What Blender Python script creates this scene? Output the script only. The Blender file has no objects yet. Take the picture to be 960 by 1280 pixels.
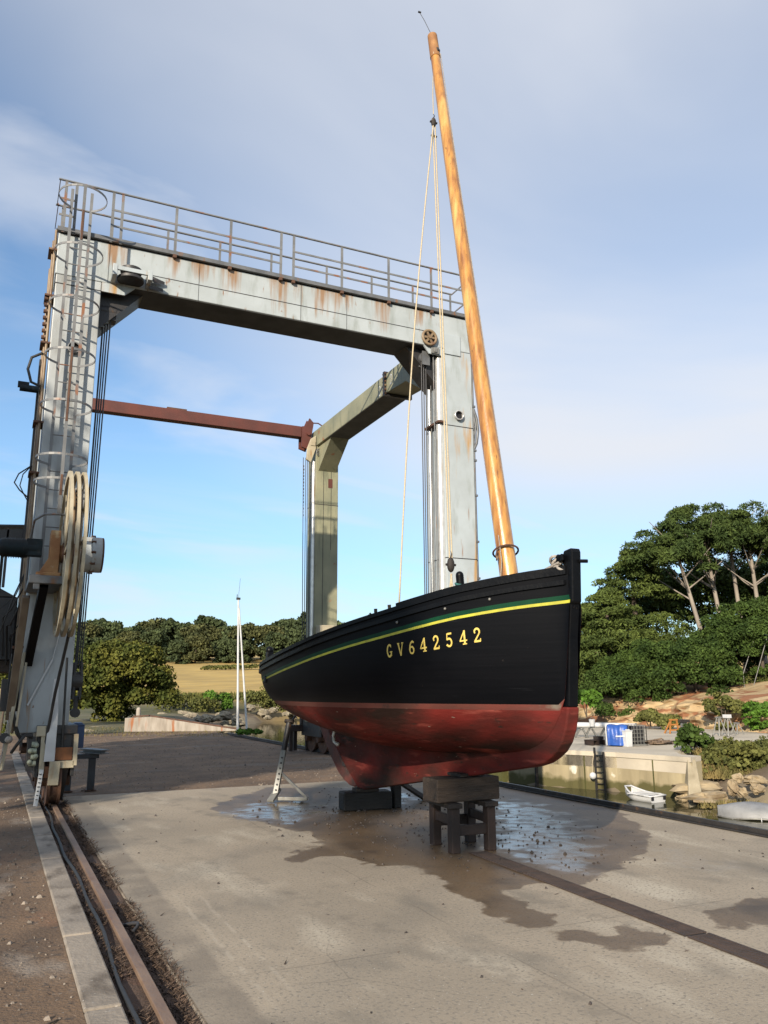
import bpy, math, random
import numpy as np
from mathutils import Vector, Matrix, noise
R = math.radians
random.seed(7)
rng = np.random.default_rng(11)
S = bpy.context.scene
COL = S.collection

# ------------------------------------------------------------------ mesh builder
class MB:
    def __init__(s): s.v = []; s.f = []; s.m = []; s.s = []
    def add(s, vs, fs, m=0, smooth=False):
        o = len(s.v); s.v += [Vector(p) for p in vs]
        for f in fs: s.f.append([o + i for i in f]); s.m.append(m); s.s.append(smooth)
        return s
    def box(s, x0, x1, y0, y1, z0, z1, m=0):
        vs = [(x, y, z) for z in (z0, z1) for y in (y0, y1) for x in (x0, x1)]
        return s.add(vs, [(0,2,3,1),(4,5,7,6),(0,1,5,4),(2,6,7,3),(0,4,6,2),(1,3,7,5)], m)
    def beam(s, p, q, w, h, up=(0,0,1), m=0):
        p, q = Vector(p), Vector(q); d = (q-p).normalized(); up = Vector(up)
        if abs(d.dot(up)) > .97: up = Vector((1,0,0)) if abs(d.x) < .9 else Vector((0,1,0))
        a = d.cross(up).normalized(); b = a.cross(d)
        vs = []
        for c in (p, q):
            for i, j in ((-1,-1),(1,-1),(1,1),(-1,1)): vs.append(c + a*(i*w/2) + b*(j*h/2))
        return s.add(vs, [(3,2,1,0),(4,5,6,7),(0,1,5,4),(1,2,6,5),(2,3,7,6),(3,0,4,7)], m)
    def ringpts(s, c, d, r, n, ref=None):
        d = Vector(d).normalized(); u = Vector(ref) if ref else (Vector((0,0,1)) if abs(d.z) < .9 else Vector((1,0,0)))
        a = d.cross(u).normalized(); b = a.cross(d)
        return [Vector(c) + a*(r*math.cos(2*math.pi*i/n)) + b*(r*math.sin(2*math.pi*i/n)) for i in range(n)]
    def cyl(s, p, q, r, r2=None, n=14, m=0, caps=True):
        p, q = Vector(p), Vector(q); r2 = r if r2 is None else r2; d = q-p
        vs = s.ringpts(p, d, r, n) + s.ringpts(q, d, r2, n)
        s.add(vs, [(i, (i+1) % n, n+(i+1) % n, n+i) for i in range(n)], m, True)
        if caps: s.add(vs, [tuple(range(n-1,-1,-1)), tuple(range(n, 2*n))], m)
        return s
    def tube(s, pts, r, n=7, closed=False, m=0):
        pts = [Vector(p) for p in pts]; k = len(pts); vs = []; ref = None
        rr = r if isinstance(r, (list, tuple)) else [r]*k
        for i, p in enumerate(pts):
            a = pts[i-1] if (i or closed) else p; b = pts[(i+1) % k] if (i < k-1 or closed) else p
            d = (b-a).normalized()
            if ref is None: ref = Vector((0,0,1)) if abs(d.z) < .9 else Vector((1,0,0))
            x = d.cross(ref).normalized(); ref = x.cross(d).normalized()
            vs += [p + x*(rr[i]*math.cos(2*math.pi*j/n)) + ref*(rr[i]*math.sin(2*math.pi*j/n)) for j in range(n)]
        fs = []
        for i in range(k if closed else k-1):
            for j in range(n):
                a, b = i*n, ((i+1) % k)*n
                fs.append((a+j, a+(j+1) % n, b+(j+1) % n, b+j))
        s.add(vs, fs, m, True)
        if not closed: s.add(vs[:n] + vs[-n:], [tuple(range(n-1,-1,-1)), tuple(range(n,2*n))], m)
        return s
    def prism(s, poly, vec, m=0):
        n = len(poly); vec = Vector(vec); a = [Vector(p) for p in poly]
        vs = a + [p+vec for p in a]
        return s.add(vs, [tuple(range(n-1,-1,-1)), tuple(range(n,2*n))] + [(i,(i+1)%n,n+(i+1)%n,n+i) for i in range(n)], m)
    def grid(s, rows, m=0, smooth=True, mats=None):
        k = len(rows[0]); vs = [p for r in rows for p in r]; fs = []
        for i in range(len(rows)-1):
            for j in range(k-1):
                fs.append((i*k+j, i*k+j+1, (i+1)*k+j+1, (i+1)*k+j))
        o = len(s.v); s.v += [Vector(p) for p in vs]
        for q, f in enumerate(fs):
            s.f.append([o+i for i in f]); s.m.append(mats[q % (k-1)] if mats else m); s.s.append(smooth)
        return s
    def ball(s, c, r, n=10, m=0, squash=(1,1,1)):
        rows = []
        for i in range(n+1):
            t = math.pi*i/n
            rows.append([Vector(c)+Vector((r*squash[0]*math.sin(t)*math.cos(2*math.pi*j/(2*n)), r*squash[1]*math.sin(t)*math.sin(2*math.pi*j/(2*n)), r*squash[2]*math.cos(t))) for j in range(2*n+1)])
        return s.grid(rows, m)
    def build(s, name, mat, parent=None, bevel=0):
        me = bpy.data.meshes.new(name)
        M = rootmat(parent).inverted() if parent else Matrix()
        me.from_pydata([M @ v for v in s.v], [], s.f)
        for mm in (mat if isinstance(mat, (list, tuple)) else [mat]): me.materials.append(mm)
        me.polygons.foreach_set('material_index', s.m); me.polygons.foreach_set('use_smooth', s.s)
        me.validate(); me.update()
        o = bpy.data.objects.new(name, me); COL.objects.link(o)
        if parent: o.parent = parent
        if bevel:
            b = o.modifiers.new('bevel', 'BEVEL'); b.width = bevel; b.segments = 2; b.limit_method = 'ANGLE'; b.angle_limit = R(50)
        return o

def each(s, name, m, parent=None, bevel=0):          # one part per loose piece
    key = {}; par = list(range(len(s.f)))
    def find(i):
        while par[i] != i: par[i] = par[par[i]]; i = par[i]
        return i
    for i, f in enumerate(s.f):
        for v in f:
            k = tuple(round(c, 4) for c in s.v[v])
            if k in key: par[find(i)] = find(key[k])
            else: key[k] = i
    groups = {}
    for i in range(len(s.f)): groups.setdefault(find(i), []).append(i)
    out = []
    for g in groups.values():
        b = MB(); mp = {}
        for i in g:
            for v in s.f[i]:
                if v not in mp: mp[v] = len(b.v); b.v.append(s.v[v])
            b.f.append([mp[v] for v in s.f[i]]); b.m.append(s.m[i]); b.s.append(s.s[i])
        out.append(b.build(name, m, parent, bevel))
    return out
MB.each = each

def rootmat(o):
    while o.parent: o = o.parent
    return Matrix.LocRotScale(o.location, o.rotation_euler, o.scale)
def tag(o, label, cat=None, group=None):
    o['label'] = label
    if cat: o['category'] = cat
    if group: o['group'] = group
    return o
def thing(name, label, cat, loc=(0,0,0), rz=0, group=None):
    o = bpy.data.objects.new(name, None); COL.objects.link(o)
    o.location = loc; o.rotation_euler = (0,0,rz); o.empty_display_size = .2
    return tag(o, label, cat, group)
def struct(o, kind='structure'): o['kind'] = kind; return o
def dup(o, loc, rz=None, label=None, scale=None):
    def cp(x, par):
        c = x.copy(); COL.objects.link(c); c.parent = par
        for ch in [k for k in ALLKIDS(x)]: cp(ch, c)
        return c
    c = cp(o, None); c.location = loc
    if rz is not None: c.rotation_euler = (0,0,rz)
    if scale: c.scale = scale if not isinstance(scale, (int, float)) else (scale,)*3
    if label: c['label'] = label
    return c
def ALLKIDS(x): return [o for o in COL.objects if o.parent == x]

# ------------------------------------------------------------------ materials
def mat(name, c1, c2=None, sc=3, rough=.6, metal=0, bump=0, bsc=40, layers=(), island=0, vec=(1,1,1), spec=.5, rvar=.0, lohi=(.35,.65), coat=0, detail=6):
    m = bpy.data.materials.new(name); m.use_nodes = True; N = m.node_tree.nodes; L = m.node_tree.links
    B = N['Principled BSDF']; B.inputs['Roughness'].default_value = rough; B.inputs['Metallic'].default_value = metal
    B.inputs['Specular IOR Level'].default_value = spec; B.inputs['Coat Weight'].default_value = coat
    B.inputs['Coat Roughness'].default_value = .12
    tc = N.new('ShaderNodeTexCoord')
    def nz(scale, v, det=detail, dist=0):
        mp = N.new('ShaderNodeMapping'); mp.inputs['Scale'].default_value = v; L.new(tc.outputs['Object'], mp.inputs[0])
        n = N.new('ShaderNodeTexNoise'); n.inputs['Scale'].default_value = scale; n.inputs['Detail'].default_value = det; n.inputs['Distortion'].default_value = dist
        L.new(mp.outputs[0], n.inputs['Vector']); return n.outputs['Fac']
    def ramp(f, lo, hi):
        r = N.new('ShaderNodeMapRange'); r.inputs['From Min'].default_value = lo; r.inputs['From Max'].default_value = hi; L.new(f, r.inputs['Value']); return r.outputs[0]
    def mix(f, a, b):
        x = N.new('ShaderNodeMix'); x.data_type = 'RGBA'; L.new(f, x.inputs[0])
        for s_, v in ((x.inputs[6], a), (x.inputs[7], b)):
            if isinstance(v, tuple): s_.default_value = (*v, 1)
            else: L.new(v, s_)
        return x.outputs[2]
    c = mix(ramp(nz(sc, vec), *lohi), c1, c2 or tuple(x*.8 for x in c1))
    for col, lsc, lv, lo, hi in layers: c = mix(ramp(nz(lsc, lv), lo, hi), c, col)
    if island:
        g = N.new('ShaderNodeNewGeometry'); h = N.new('ShaderNodeHueSaturation')
        r = N.new('ShaderNodeMapRange'); L.new(g.outputs['Random Per Island'], r.inputs['Value'])
        r.inputs['To Min'].default_value = 1-island; r.inputs['To Max'].default_value = 1+island
        L.new(r.outputs[0], h.inputs['Value']); L.new(c, h.inputs['Color']); c = h.outputs[0]
    L.new(c, B.inputs['Base Color'])
    if rvar:
        r = N.new('ShaderNodeMapRange'); L.new(nz(bsc*.3, (1,1,1)), r.inputs['Value']); r.inputs['From Min'].default_value = .3; r.inputs['From Max'].default_value = .7
        r.inputs['To Min'].default_value = max(.02, rough-rvar); r.inputs['To Max'].default_value = min(1, rough+rvar); L.new(r.outputs[0], B.inputs['Roughness'])
    if bump:
        b = N.new('ShaderNodeBump'); b.inputs['Strength'].default_value = bump; b.inputs['Distance'].default_value = .02
        L.new(nz(bsc, vec), b.inputs['Height']); L.new(b.outputs[0], B.inputs['Normal'])
    return m

RUST = (.20,.075,.025)
M_white = mat('painted steel', (.37,.40,.415), (.31,.335,.345), 2, .45, bump=.08, bsc=9, layers=[
    ((.19,.19,.175), 3.0, (1.6,1.6,.35), .48, .74), ((.26,.15,.07), 5, (3,3,.22), .655, .76), ((.17,.09,.045), 14, (1,1,.6), .70, .76)])
M_beamw = mat('beam paint', (.365,.41,.435), (.31,.345,.36), 1.6, .45, bump=.08, bsc=8, layers=[
    ((.22,.245,.23), 3, (2,2,.5), .54, .8), ((.36,.22,.09), 4.2, (1.3,1,.16), .60, .72), ((.22,.10,.04), 7, (1.6,1,.16), .66, .74)])
M_olive = mat('weathered olive paint', (.25,.245,.16), (.18,.185,.125), 1.5, .55, bump=.1, bsc=12, layers=[
    ((.14,.15,.10), 4, (2,2,.4), .55, .75), ((.22,.10,.05), 3, (1,1,1), .68, .74)])
M_red = mat('red oxide paint', (.105,.028,.019), (.075,.022,.016), 3, .6, bump=.1, layers=[((.09,.03,.02), 6, (1,1,1), .55, .75)])
M_rust = mat('rusty steel', (.105,.050,.028), (.060,.030,.020), 7, .8, bump=.25, bsc=60, layers=[((.22,.15,.09), 9, (1,1,1), .6, .75)])
M_dark = mat('dark greasy steel', (.030,.028,.028), (.018,.018,.02), 6, .5, bump=.15, layers=[((.10,.055,.03), 8, (1,1,1), .62, .75)])
M_grey = mat('galvanised steel', (.15,.155,.16), (.10,.105,.11), 6, .5, metal=.3, bump=.1, layers=[((.20,.10,.05), 7, (1,1,.4), .62, .72)])
M_railing = mat('railing paint', (.165,.17,.175), (.11,.115,.12), 5, .5, layers=[((.20,.085,.04), 5, (1,1,.6), .58, .68)])
M_cable = mat('greasy cable', (.035,.035,.04), (.02,.02,.022), 30, .45)
M_cream = mat('cream paint', (.40,.36,.26), (.32,.28,.20), 4, .5, bump=.1, layers=[((.28,.17,.08), 6, (1,1,.5), .60, .74)])
M_tan = mat('tan pipe', (.24,.175,.105), (.15,.10,.055), 5, .5, layers=[((.13,.07,.04), 8, (1,1,.3), .58, .7)])
M_chrome = mat('bright worn guide', (.60,.60,.59), (.46,.455,.44), 6, .28, metal=.5, layers=[((.35,.26,.16), 4, (2,2,.2), .62, .75)])
M_motor = mat('dark teal motor', (.008,.018,.023), (.006,.009,.012), 8, .5, spec=.2, layers=[((.05,.05,.045), 9, (1,1,1), .6, .75)])
M_undershade = mat('painted underside shade', (.060,.062,.062), (.035,.036,.036), 3, .7)  # shade under the box beams, put into a dark colour
M_blue = mat('blue box paint', (.03,.07,.17), (.025,.05,.12), 5, .5)
M_hose = mat('black hose', (.02,.02,.02), None, 10, .55)
M_steelblue = mat('dark blue steel', (.028,.036,.048), (.018,.02,.026), 6, .5, layers=[((.07,.04,.025), 6, (1,1,1), .6, .72)])
M_hullblack = mat('black topsides', (.0014,.0018,.0030), (.0024,.0027,.0040), 5, .46, bump=.06, bsc=7, vec=(.25,.25,6), spec=.11, layers=[((.011,.012,.015), 7, (.25,.25,5), .68, .80), ((.035,.03,.028), 22, (1,1,1), .73, .80)])
M_hullred = mat('red antifouling', (.165,.022,.018), (.095,.015,.013), 2.6, .72, bump=.35, bsc=12, vec=(1,.5,2), rvar=.12, spec=.12, layers=[
    ((.030,.016,.013), 2.4, (1,.35,1.3), .38, .66), ((.23,.055,.042), 6, (.6,.3,2), .60, .74), ((.26,.20,.16), 16, (.7,.4,1.5), .70, .75), ((.03,.02,.016), 11, (1,.5,2), .64, .72)])
M_scum = mat('worn waterline scum', (.13,.030,.022), (.085,.030,.022), 5, .7, vec=(1,.4,1), layers=[((.15,.125,.10), 4, (.5,.5,1), .60, .68), ((.02,.017,.016), 8, (1,.5,1), .62, .72)])
M_green = mat('dark green stripe', (.003,.040,.018), (.002,.028,.013), 6, .45, spec=.15)
M_yellow = mat('yellow paint', (.42,.41,.045), (.31,.30,.045), 14, .45, spec=.25)
M_black = mat('black gloss paint', (.0016,.0020,.0032), (.0030,.0033,.0043), 6, .40, bump=.15, bsc=25, spec=.16)
M_varn = mat('varnished spar', (.45,.225,.052), (.25,.105,.025), 5, .30, vec=(5,5,.35), bump=.1, bsc=30, coat=.5, layers=[
    ((.15,.06,.02), 9, (3,3,.5), .60, .74), ((.60,.37,.12), 4, (2,2,.25), .54, .72), ((.07,.035,.015), 21, (2,2,.7), .68, .76)])
M_rope = mat('pale rope', (.50,.43,.30), (.40,.33,.22), 60, .8)
M_greenrope = mat('green rope', (.03,.13,.12), (.02,.08,.08), 60, .8, bump=.4, bsc=90)
M_greyrope = mat('grey rope', (.34,.31,.27), (.22,.2,.18), 50, .85, bump=.4, bsc=90)
M_timber = mat('old dark timber', (.024,.018,.015), (.014,.011,.010), 4, .75, vec=(1,1,1), bump=.5, bsc=18, layers=[((.13,.10,.075), 6, (.6,3,3), .58, .75)])
M_timber2 = mat('weathered timber baulk', (.060,.042,.030), (.030,.022,.017), 4, .8, vec=(.4,3,3), bump=.7, bsc=20, layers=[((.085,.070,.055), 7, (.5,2,2), .63, .76), ((.015,.012,.010), 5, (.6,3,3), .55, .7)])
M_tyre = mat('black tarred timber', (.011,.0105,.0105), (.007,.007,.007), 5, .7, vec=(.4,3,3), bump=.6, bsc=25)
M_alu = mat('dull aluminium', (.22,.22,.205), (.15,.15,.14), 7, .5, metal=.35, layers=[((.10,.085,.07), 6, (1,1,.5), .58, .72)])
M_brown = mat('brown steel post', (.030,.017,.013), (.018,.011,.009), 6, .65, bump=.2)
M_teal = mat('white fitting', (.62,.60,.54), None, 10, .5)
M_trunk = mat('pale pine bark', (.27,.235,.195), (.17,.145,.12), 3, .9, vec=(1,1,.25), bump=.5, bsc=14)
M_bark = mat('dark bark', (.09,.07,.05), (.06,.045,.035), 4, .9, bump=.4)
def leaf(name, c1, c2, sc, isl=.35): return mat(name, c1, c2, sc, .7, island=isl, spec=.08, lohi=(.38,.62), detail=2)
M_oak = leaf('oak leaves', (.105,.105,.022), (.045,.058,.014), .9)
M_ridge = leaf('ridge leaves', (.058,.075,.032), (.032,.045,.022), .22)
M_ridge2 = leaf('ridge leaves brown', (.072,.076,.030), (.040,.048,.022), .22)
M_pine = leaf('pine needles', (.060,.085,.022), (.034,.055,.017), .9)
M_cyp = leaf('cypress sprays', (.082,.108,.026), (.046,.066,.018), .8)
M_ever = leaf('holm leaves', (.050,.080,.018), (.026,.046,.012), .9)
M_bright = leaf('bright bush leaves', (.075,.150,.020), (.045,.09,.015), 2)
M_scrub = leaf('scrub leaves', (.105,.108,.032), (.060,.068,.022), 1.5)
M_drygr = leaf('dry grass blades', (.20,.155,.065), (.105,.10,.038), 1.2)
M_litter = mat('dead grass', (.080,.052,.036), (.045,.031,.023), 6, .9, island=.45)
M_pebble = mat('mussel shells and mud crumbs', (.045,.035,.03), (.025,.02,.018), 20, .7, island=.4)
M_rock = mat('sandstone', (.42,.32,.18), (.30,.205,.105), .9, .85, bump=1.0, bsc=5, layers=[((.22,.095,.042), 1.1, (1,1,2.5), .50, .58), ((.10,.07,.045), 4, (.6,.6,4), .60, .72)])
M_boulder = mat('boulder', (.33,.265,.165), (.20,.15,.09), 2, .85, bump=.8, bsc=6, layers=[((.10,.08,.05), 3, (1,1,2), .58, .7)])
M_farrock = mat('shore rock', (.27,.24,.17), (.15,.125,.09), .8, .9, bump=.6, bsc=4, layers=[((.12,.10,.08), 1.2, (1,1,2), .55, .7)])
M_pave = mat('pale paving', (.46,.41,.325), (.36,.32,.255), .8, .85, bump=.2, bsc=15, layers=[((.20,.18,.14), .6, (1,1,1), .56, .75)])
M_whitep = mat('white paint', (.52,.53,.535), (.43,.44,.45), 4, .4)
M_tarp = mat('blue tarpaulin', (.018,.085,.36), (.014,.06,.26), 5, .4, bump=.9, bsc=7)
M_orange = mat('orange frame paint', (.36,.15,.035), None, 5, .5)
M_greytarp = mat('grey cover', (.22,.225,.23), (.16,.165,.17), 4, .55, bump=.5, bsc=6)
M_black2 = mat('black cage core', (.012,.012,.015), None, 5, .6)

# concrete apron: wet stains and puddles come as their own outlines (attributes) broken up by noise
def slab_material():
    m = mat('apron concrete', (.322,.272,.206), (.238,.203,.155), .55, .86, layers=[
        ((.40,.355,.28), 1.7, (1,.35,1), .55, .72), ((.145,.13,.105), 2.3, (.8,.5,1), .56, .78), ((.16,.14,.112), .8, (1,.6,1), .58, .80), ((.17,.15,.122), 42, (1,1,1), .53, .68), ((.42,.40,.35), 55, (1,1,1), .64, .74), ((.10,.085,.07), 17, (1,1,1), .70, .75)])
    N = m.node_tree.nodes; L = m.node_tree.links; B = N['Principled BSDF']
    col = B.inputs['Base Color'].links[0].from_socket
    tc = N.new('ShaderNodeTexCoord')
    def nz(sc, det=6):
        n = N.new('ShaderNodeTexNoise'); n.inputs['Scale'].default_value = sc; n.inputs['Detail'].default_value = det; L.new(tc.outputs['Object'], n.inputs['Vector']); return n.outputs['Fac']
    def ma(op, a, b=None):
        x = N.new('ShaderNodeMath'); x.operation = op; x.use_clamp = False
        for i, v in enumerate((a, b)):
            if v is None: continue
            if isinstance(v, (int, float)): x.inputs[i].default_value = v
            else: L.new(v, x.inputs[i])
        return x.outputs[0]
    def mr(f, lo, hi, a=0, b=1):
        r = N.new('ShaderNodeMapRange'); r.interpolation_type = 'SMOOTHSTEP'
        for k, v in (('From Min', lo), ('From Max', hi), ('To Min', a), ('To Max', b)): r.inputs[k].default_value = v
        L.new(f, r.inputs['Value']); return r.outputs[0]
    def attr(n):
        a = N.new('ShaderNodeAttribute'); a.attribute_name = n; return a.outputs['Fac']
    def mixc(f, a, b):
        x = N.new('ShaderNodeMix'); x.data_type = 'RGBA'; L.new(f, x.inputs[0]); L.new(a, x.inputs[6])
        if isinstance(b, tuple): x.inputs[7].default_value = (*b, 1)
        else: L.new(b, x.inputs[7])
        return x.outputs[2]
    n1 = ma('MULTIPLY', ma('SUBTRACT', nz(3.2), .5), .55)
    wet = ma('MULTIPLY', mr(ma('ADD', attr('wet'), n1), -.035, .02), mr(attr('wet'), -.05, .45, .90, 1))
    pud = mr(ma('ADD', attr('puddle'), ma('MULTIPLY', ma('SUBTRACT', nz(3.0), .5), 1.3)), -.10, .28)
    pud = ma('MULTIPLY', pud, mr(nz(6, 3), .30, .60, .35, 1))
    # hairline cracks
    vo = N.new('ShaderNodeTexVoronoi'); vo.feature = 'DISTANCE_TO_EDGE'; vo.inputs['Scale'].default_value = .42
    w = N.new('ShaderNodeMix'); w.data_type = 'VECTOR'; w.inputs[0].default_value = .12
    nn = N.new('ShaderNodeTexNoise'); nn.inputs['Scale'].default_value = 2.5; L.new(tc.outputs['Object'], nn.inputs['Vector'])
    L.new(tc.outputs['Object'], w.inputs[4]); L.new(nn.outputs['Color'], w.inputs[5]); L.new(w.outputs[1], vo.inputs['Vector'])
    crack = ma('MULTIPLY', mr(vo.outputs['Distance'], .0, .003, .38, 0), mr(nz(.7, 2), .50, .66))
    c = mixc(crack, col, (.09,.08,.065))
    dk = N.new('ShaderNodeMix'); dk.data_type = 'RGBA'; dk.blend_type = 'MULTIPLY'; dk.inputs[0].default_value = 1
    L.new(c, dk.inputs[6]); dk.inputs[7].default_value = (.40,.325,.25,1)
    c = mixc(wet, c, dk.outputs[2])
    c = mixc(ma('MULTIPLY', mr(ma('MULTIPLY', wet, nz(2.2)), .46, .70), .6), c, (.038,.029,.022))
    sx_ = N.new('ShaderNodeSeparateXYZ'); L.new(tc.outputs['Object'], sx_.inputs[0])
    xw = ma('ADD', sx_.outputs[0], ma('MULTIPLY', ma('SUBTRACT', nz(1.6, 5), .5), .10)); yw = ma('ADD', sx_.outputs[1], ma('MULTIPLY', ma('SUBTRACT', nz(1.3, 5), .5), .06))
    def band(v, lo, hi, e): return ma('MULTIPLY', mr(v, lo-e, lo+e), mr(v, hi+e, hi-e))
    edge = ma('MULTIPLY', band(xw, .9, 1.36, .03), mr(nz(2.4), .30, .62, .25, .75)); c = mixc(edge, c, (.155,.132,.105))
    scr = ma('MULTIPLY', ma('MAXIMUM', band(xw, 1.44, 1.47, .012), band(xw, 1.60, 1.625, .012)), ma('MULTIPLY', band(yw, 4.6, 6.9, .5), mr(nz(5), .38, .56))); c = mixc(ma('MULTIPLY', scr, .28), c, (.46,.41,.33))
    jn = ma('MAXIMUM', ma('MAXIMUM', band(yw, 9.46, 9.475, .004), band(yw, 4.93, 4.945, .004)), band(xw, 2.98, 2.995, .004)); c = mixc(ma('MULTIPLY', ma('MULTIPLY', jn, mr(nz(1.1, 3), .42, .60)), .32), c, (.07,.058,.045))
    ty = ma('MULTIPLY', ma('MAXIMUM', band(ma('ADD', xw, ma('MULTIPLY', yw, .22)), 3.62, 3.80, .05), band(ma('ADD', xw, ma('MULTIPLY', yw, .22)), 5.05, 5.22, .05)), mr(nz(7), .42, .66)); c = mixc(ma('MULTIPLY', ty, .35), c, (.12,.105,.085))
    L.new(c, B.inputs['Base Color'])
    ro = ma('SUBTRACT', mr(wet, 0, 1, .88, .52), ma('MULTIPLY', pud, .32)); L.new(ma('MAXIMUM', ro, .20), B.inputs['Roughness'])
    L.new(mr(pud, 0, 1, .40, .45), B.inputs['Specular IOR Level'])
    b = N.new('ShaderNodeBump'); b.inputs['Distance'].default_value = .01
    L.new(mr(pud, 0, .4, .30, .012), b.inputs['Strength']); L.new(ma('ADD', nz(75), ma('MULTIPLY', nz(11), 1.2)), b.inputs['Height']); L.new(b.outputs[0], B.inputs['Normal'])
    return m

def ground_material(name, c1, c2, layers, bsc=45, bump=.6):
    return mat(name, c1, c2, 1.3, .92, bump=bump, bsc=bsc, layers=layers)
M_dirt = ground_material('dirt verge', (.165,.105,.060), (.098,.063,.038), [
    ((.21,.175,.14), 2.2, (1,.45,1), .56, .70), ((.17,.085,.045), 1.4, (1,.6,1), .60, .74), ((.055,.042,.033), 9, (1,1,1), .58, .70), ((.30,.27,.23), 30, (1,1,1), .68, .76), ((.04,.03,.025), 36, (1,1,1), .63, .72)])
M_yard = ground_material('dark gravel yard', (.165,.104,.059), (.098,.062,.036), [
    ((.15,.125,.10), 1.1, (.35,1,1), .56, .72), ((.045,.036,.03), 18, (1,1,1), .55, .68), ((.21,.185,.155), 33, (1,1,1), .66, .74)], 60, .8)
M_kerb = mat('kerb concrete', (.265,.228,.185), (.175,.15,.122), 2.5, .9, bump=.35, bsc=35, layers=[((.09,.072,.055), 5, (1,.5,1), .52, .70), ((.15,.095,.065), 2, (1,.4,1), .62, .75), ((.36,.34,.30), 40, (1,1,1), .64, .74)])
M_gully = mat('gully soil', (.085,.055,.040), (.05,.034,.027), 5, .95, bump=.9, bsc=55, layers=[((.14,.07,.045), 4, (1,.6,1), .58, .72)])
M_quayw = mat('old quay concrete', (.36,.305,.19), (.24,.20,.12), 1.5, .85, bump=.3, bsc=10, vec=(1,1,.35), layers=[
    ((.17,.145,.085), 2.4, (2,2,.22), .53, .70), ((.56,.53,.44), 2.2, (1,1,1), .64, .69)])
M_weed = mat('weedy tide band', (.085,.085,.025), (.05,.052,.018), 5, .6, bump=.6, bsc=18, layers=[((.22,.19,.10), 5, (1,1,.6), .62, .74)])
M_ramp = mat('streaked concrete', (.33,.295,.25), (.22,.19,.155), 3, .85, vec=(2,2,.4), bump=.2, layers=[((.26,.10,.04), 2.5, (2,2,.25), .58, .68)])

def water_material():
    m = mat('river water', (.030,.032,.016), (.040,.038,.020), .4, .04, spec=.5)
    N = m.node_tree.nodes; L = m.node_tree.links; B = N['Principled BSDF']; B.inputs['IOR'].default_value = 1.33
    tc = N.new('ShaderNodeTexCoord'); n = N.new('ShaderNodeTexNoise'); n.inputs['Scale'].default_value = 3.2; n.inputs['Detail'].default_value = 3
    L.new(tc.outputs['Object'], n.inputs['Vector']); b = N.new('ShaderNodeBump'); b.inputs['Strength'].default_value = .10; b.inputs['Distance'].default_value = .05
    L.new(n.outputs['Fac'], b.inputs['Height']); L.new(b.outputs[0], B.inputs['Normal']); return m

def terrain_material():
    m = mat('open land', (.15,.12,.08), (.11,.09,.06), .5, .95, bump=.4, bsc=8)
    N = m.node_tree.nodes; L = m.node_tree.links; B = N['Principled BSDF']; col = B.inputs['Base Color'].links[0].from_socket
    tc = N.new('ShaderNodeTexCoord')
    def noise_mix(c1, c2, sc, v=(1,1,1)):
        mp = N.new('ShaderNodeMapping'); mp.inputs['Scale'].default_value = v; L.new(tc.outputs['Object'], mp.inputs[0])
        n = N.new('ShaderNodeTexNoise'); n.inputs['Scale'].default_value = sc; n.inputs['Detail'].default_value = 8; L.new(mp.outputs[0], n.inputs['Vector'])
        r = N.new('ShaderNodeMapRange'); r.inputs['From Min'].default_value = .36; r.inputs['From Max'].default_value = .64; L.new(n.outputs['Fac'], r.inputs['Value'])
        x = N.new('ShaderNodeMix'); x.data_type = 'RGBA'; L.new(r.outputs[0], x.inputs[0]); x.inputs[6].default_value = (*c1,1); x.inputs[7].default_value = (*c2,1); return x.outputs[2]
    for an, c in (('field', noise_mix((.42,.29,.085), (.29,.20,.06), .16, (1,2.5,1))), ('green', noise_mix((.095,.085,.032), (.050,.056,.020), .7)), ('rock', noise_mix((.23,.19,.12), (.11,.08,.055), .9)), ('red', noise_mix((.19,.095,.045), (.11,.07,.038), .8))):
        a = N.new('ShaderNodeAttribute'); a.attribute_name = an
        x = N.new('ShaderNodeMix'); x.data_type = 'RGBA'; L.new(a.outputs['Fac'], x.inputs[0]); L.new(col, x.inputs[6]); L.new(c, x.inputs[7]); col = x.outputs[2]
    L.new(col, B.inputs['Base Color']); return m

# ------------------------------------------------------------------ camera
PITCH, YAW, ROLL = R(12.2447), R(25.3023), R(-.3027)
f0 = Vector((math.sin(YAW)*math.cos(PITCH), math.cos(YAW)*math.cos(PITCH), math.sin(PITCH)))
r0 = Vector((math.cos(YAW), -math.sin(YAW), 0)); u0 = r0.cross(f0)
rr = r0*math.cos(ROLL) + u0*math.sin(ROLL); uu = -r0*math.sin(ROLL) + u0*math.cos(ROLL)
cam = bpy.data.objects.new('camera', bpy.data.cameras.new('camera')); COL.objects.link(cam)
cam.matrix_world = Matrix(((rr.x, uu.x, -f0.x, 0), (rr.y, uu.y, -f0.y, 0), (rr.z, uu.z, -f0.z, 1.6), (0,0,0,1)))
cam.data.lens = 1012.36/1280*36; cam.data.sensor_width = 36; cam.data.clip_end = 3000; cam.data.clip_start = .05
S.camera = cam
def at(x, y, z=None, X=None, Y=None, d=None):      # survey point of the photo -> place in the scene
    v = rr*((x-480)/1012.36) + uu*((640-y)/1012.36) + f0; o = Vector((0,0,1.6))
    if z is not None: t = (z-1.6)/v.z
    elif X is not None: t = X/v.x
    elif Y is not None: t = Y/v.y
    else: t = d/(v.x*math.sin(YAW)+v.y*math.cos(YAW))
    return o + v*t

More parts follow.
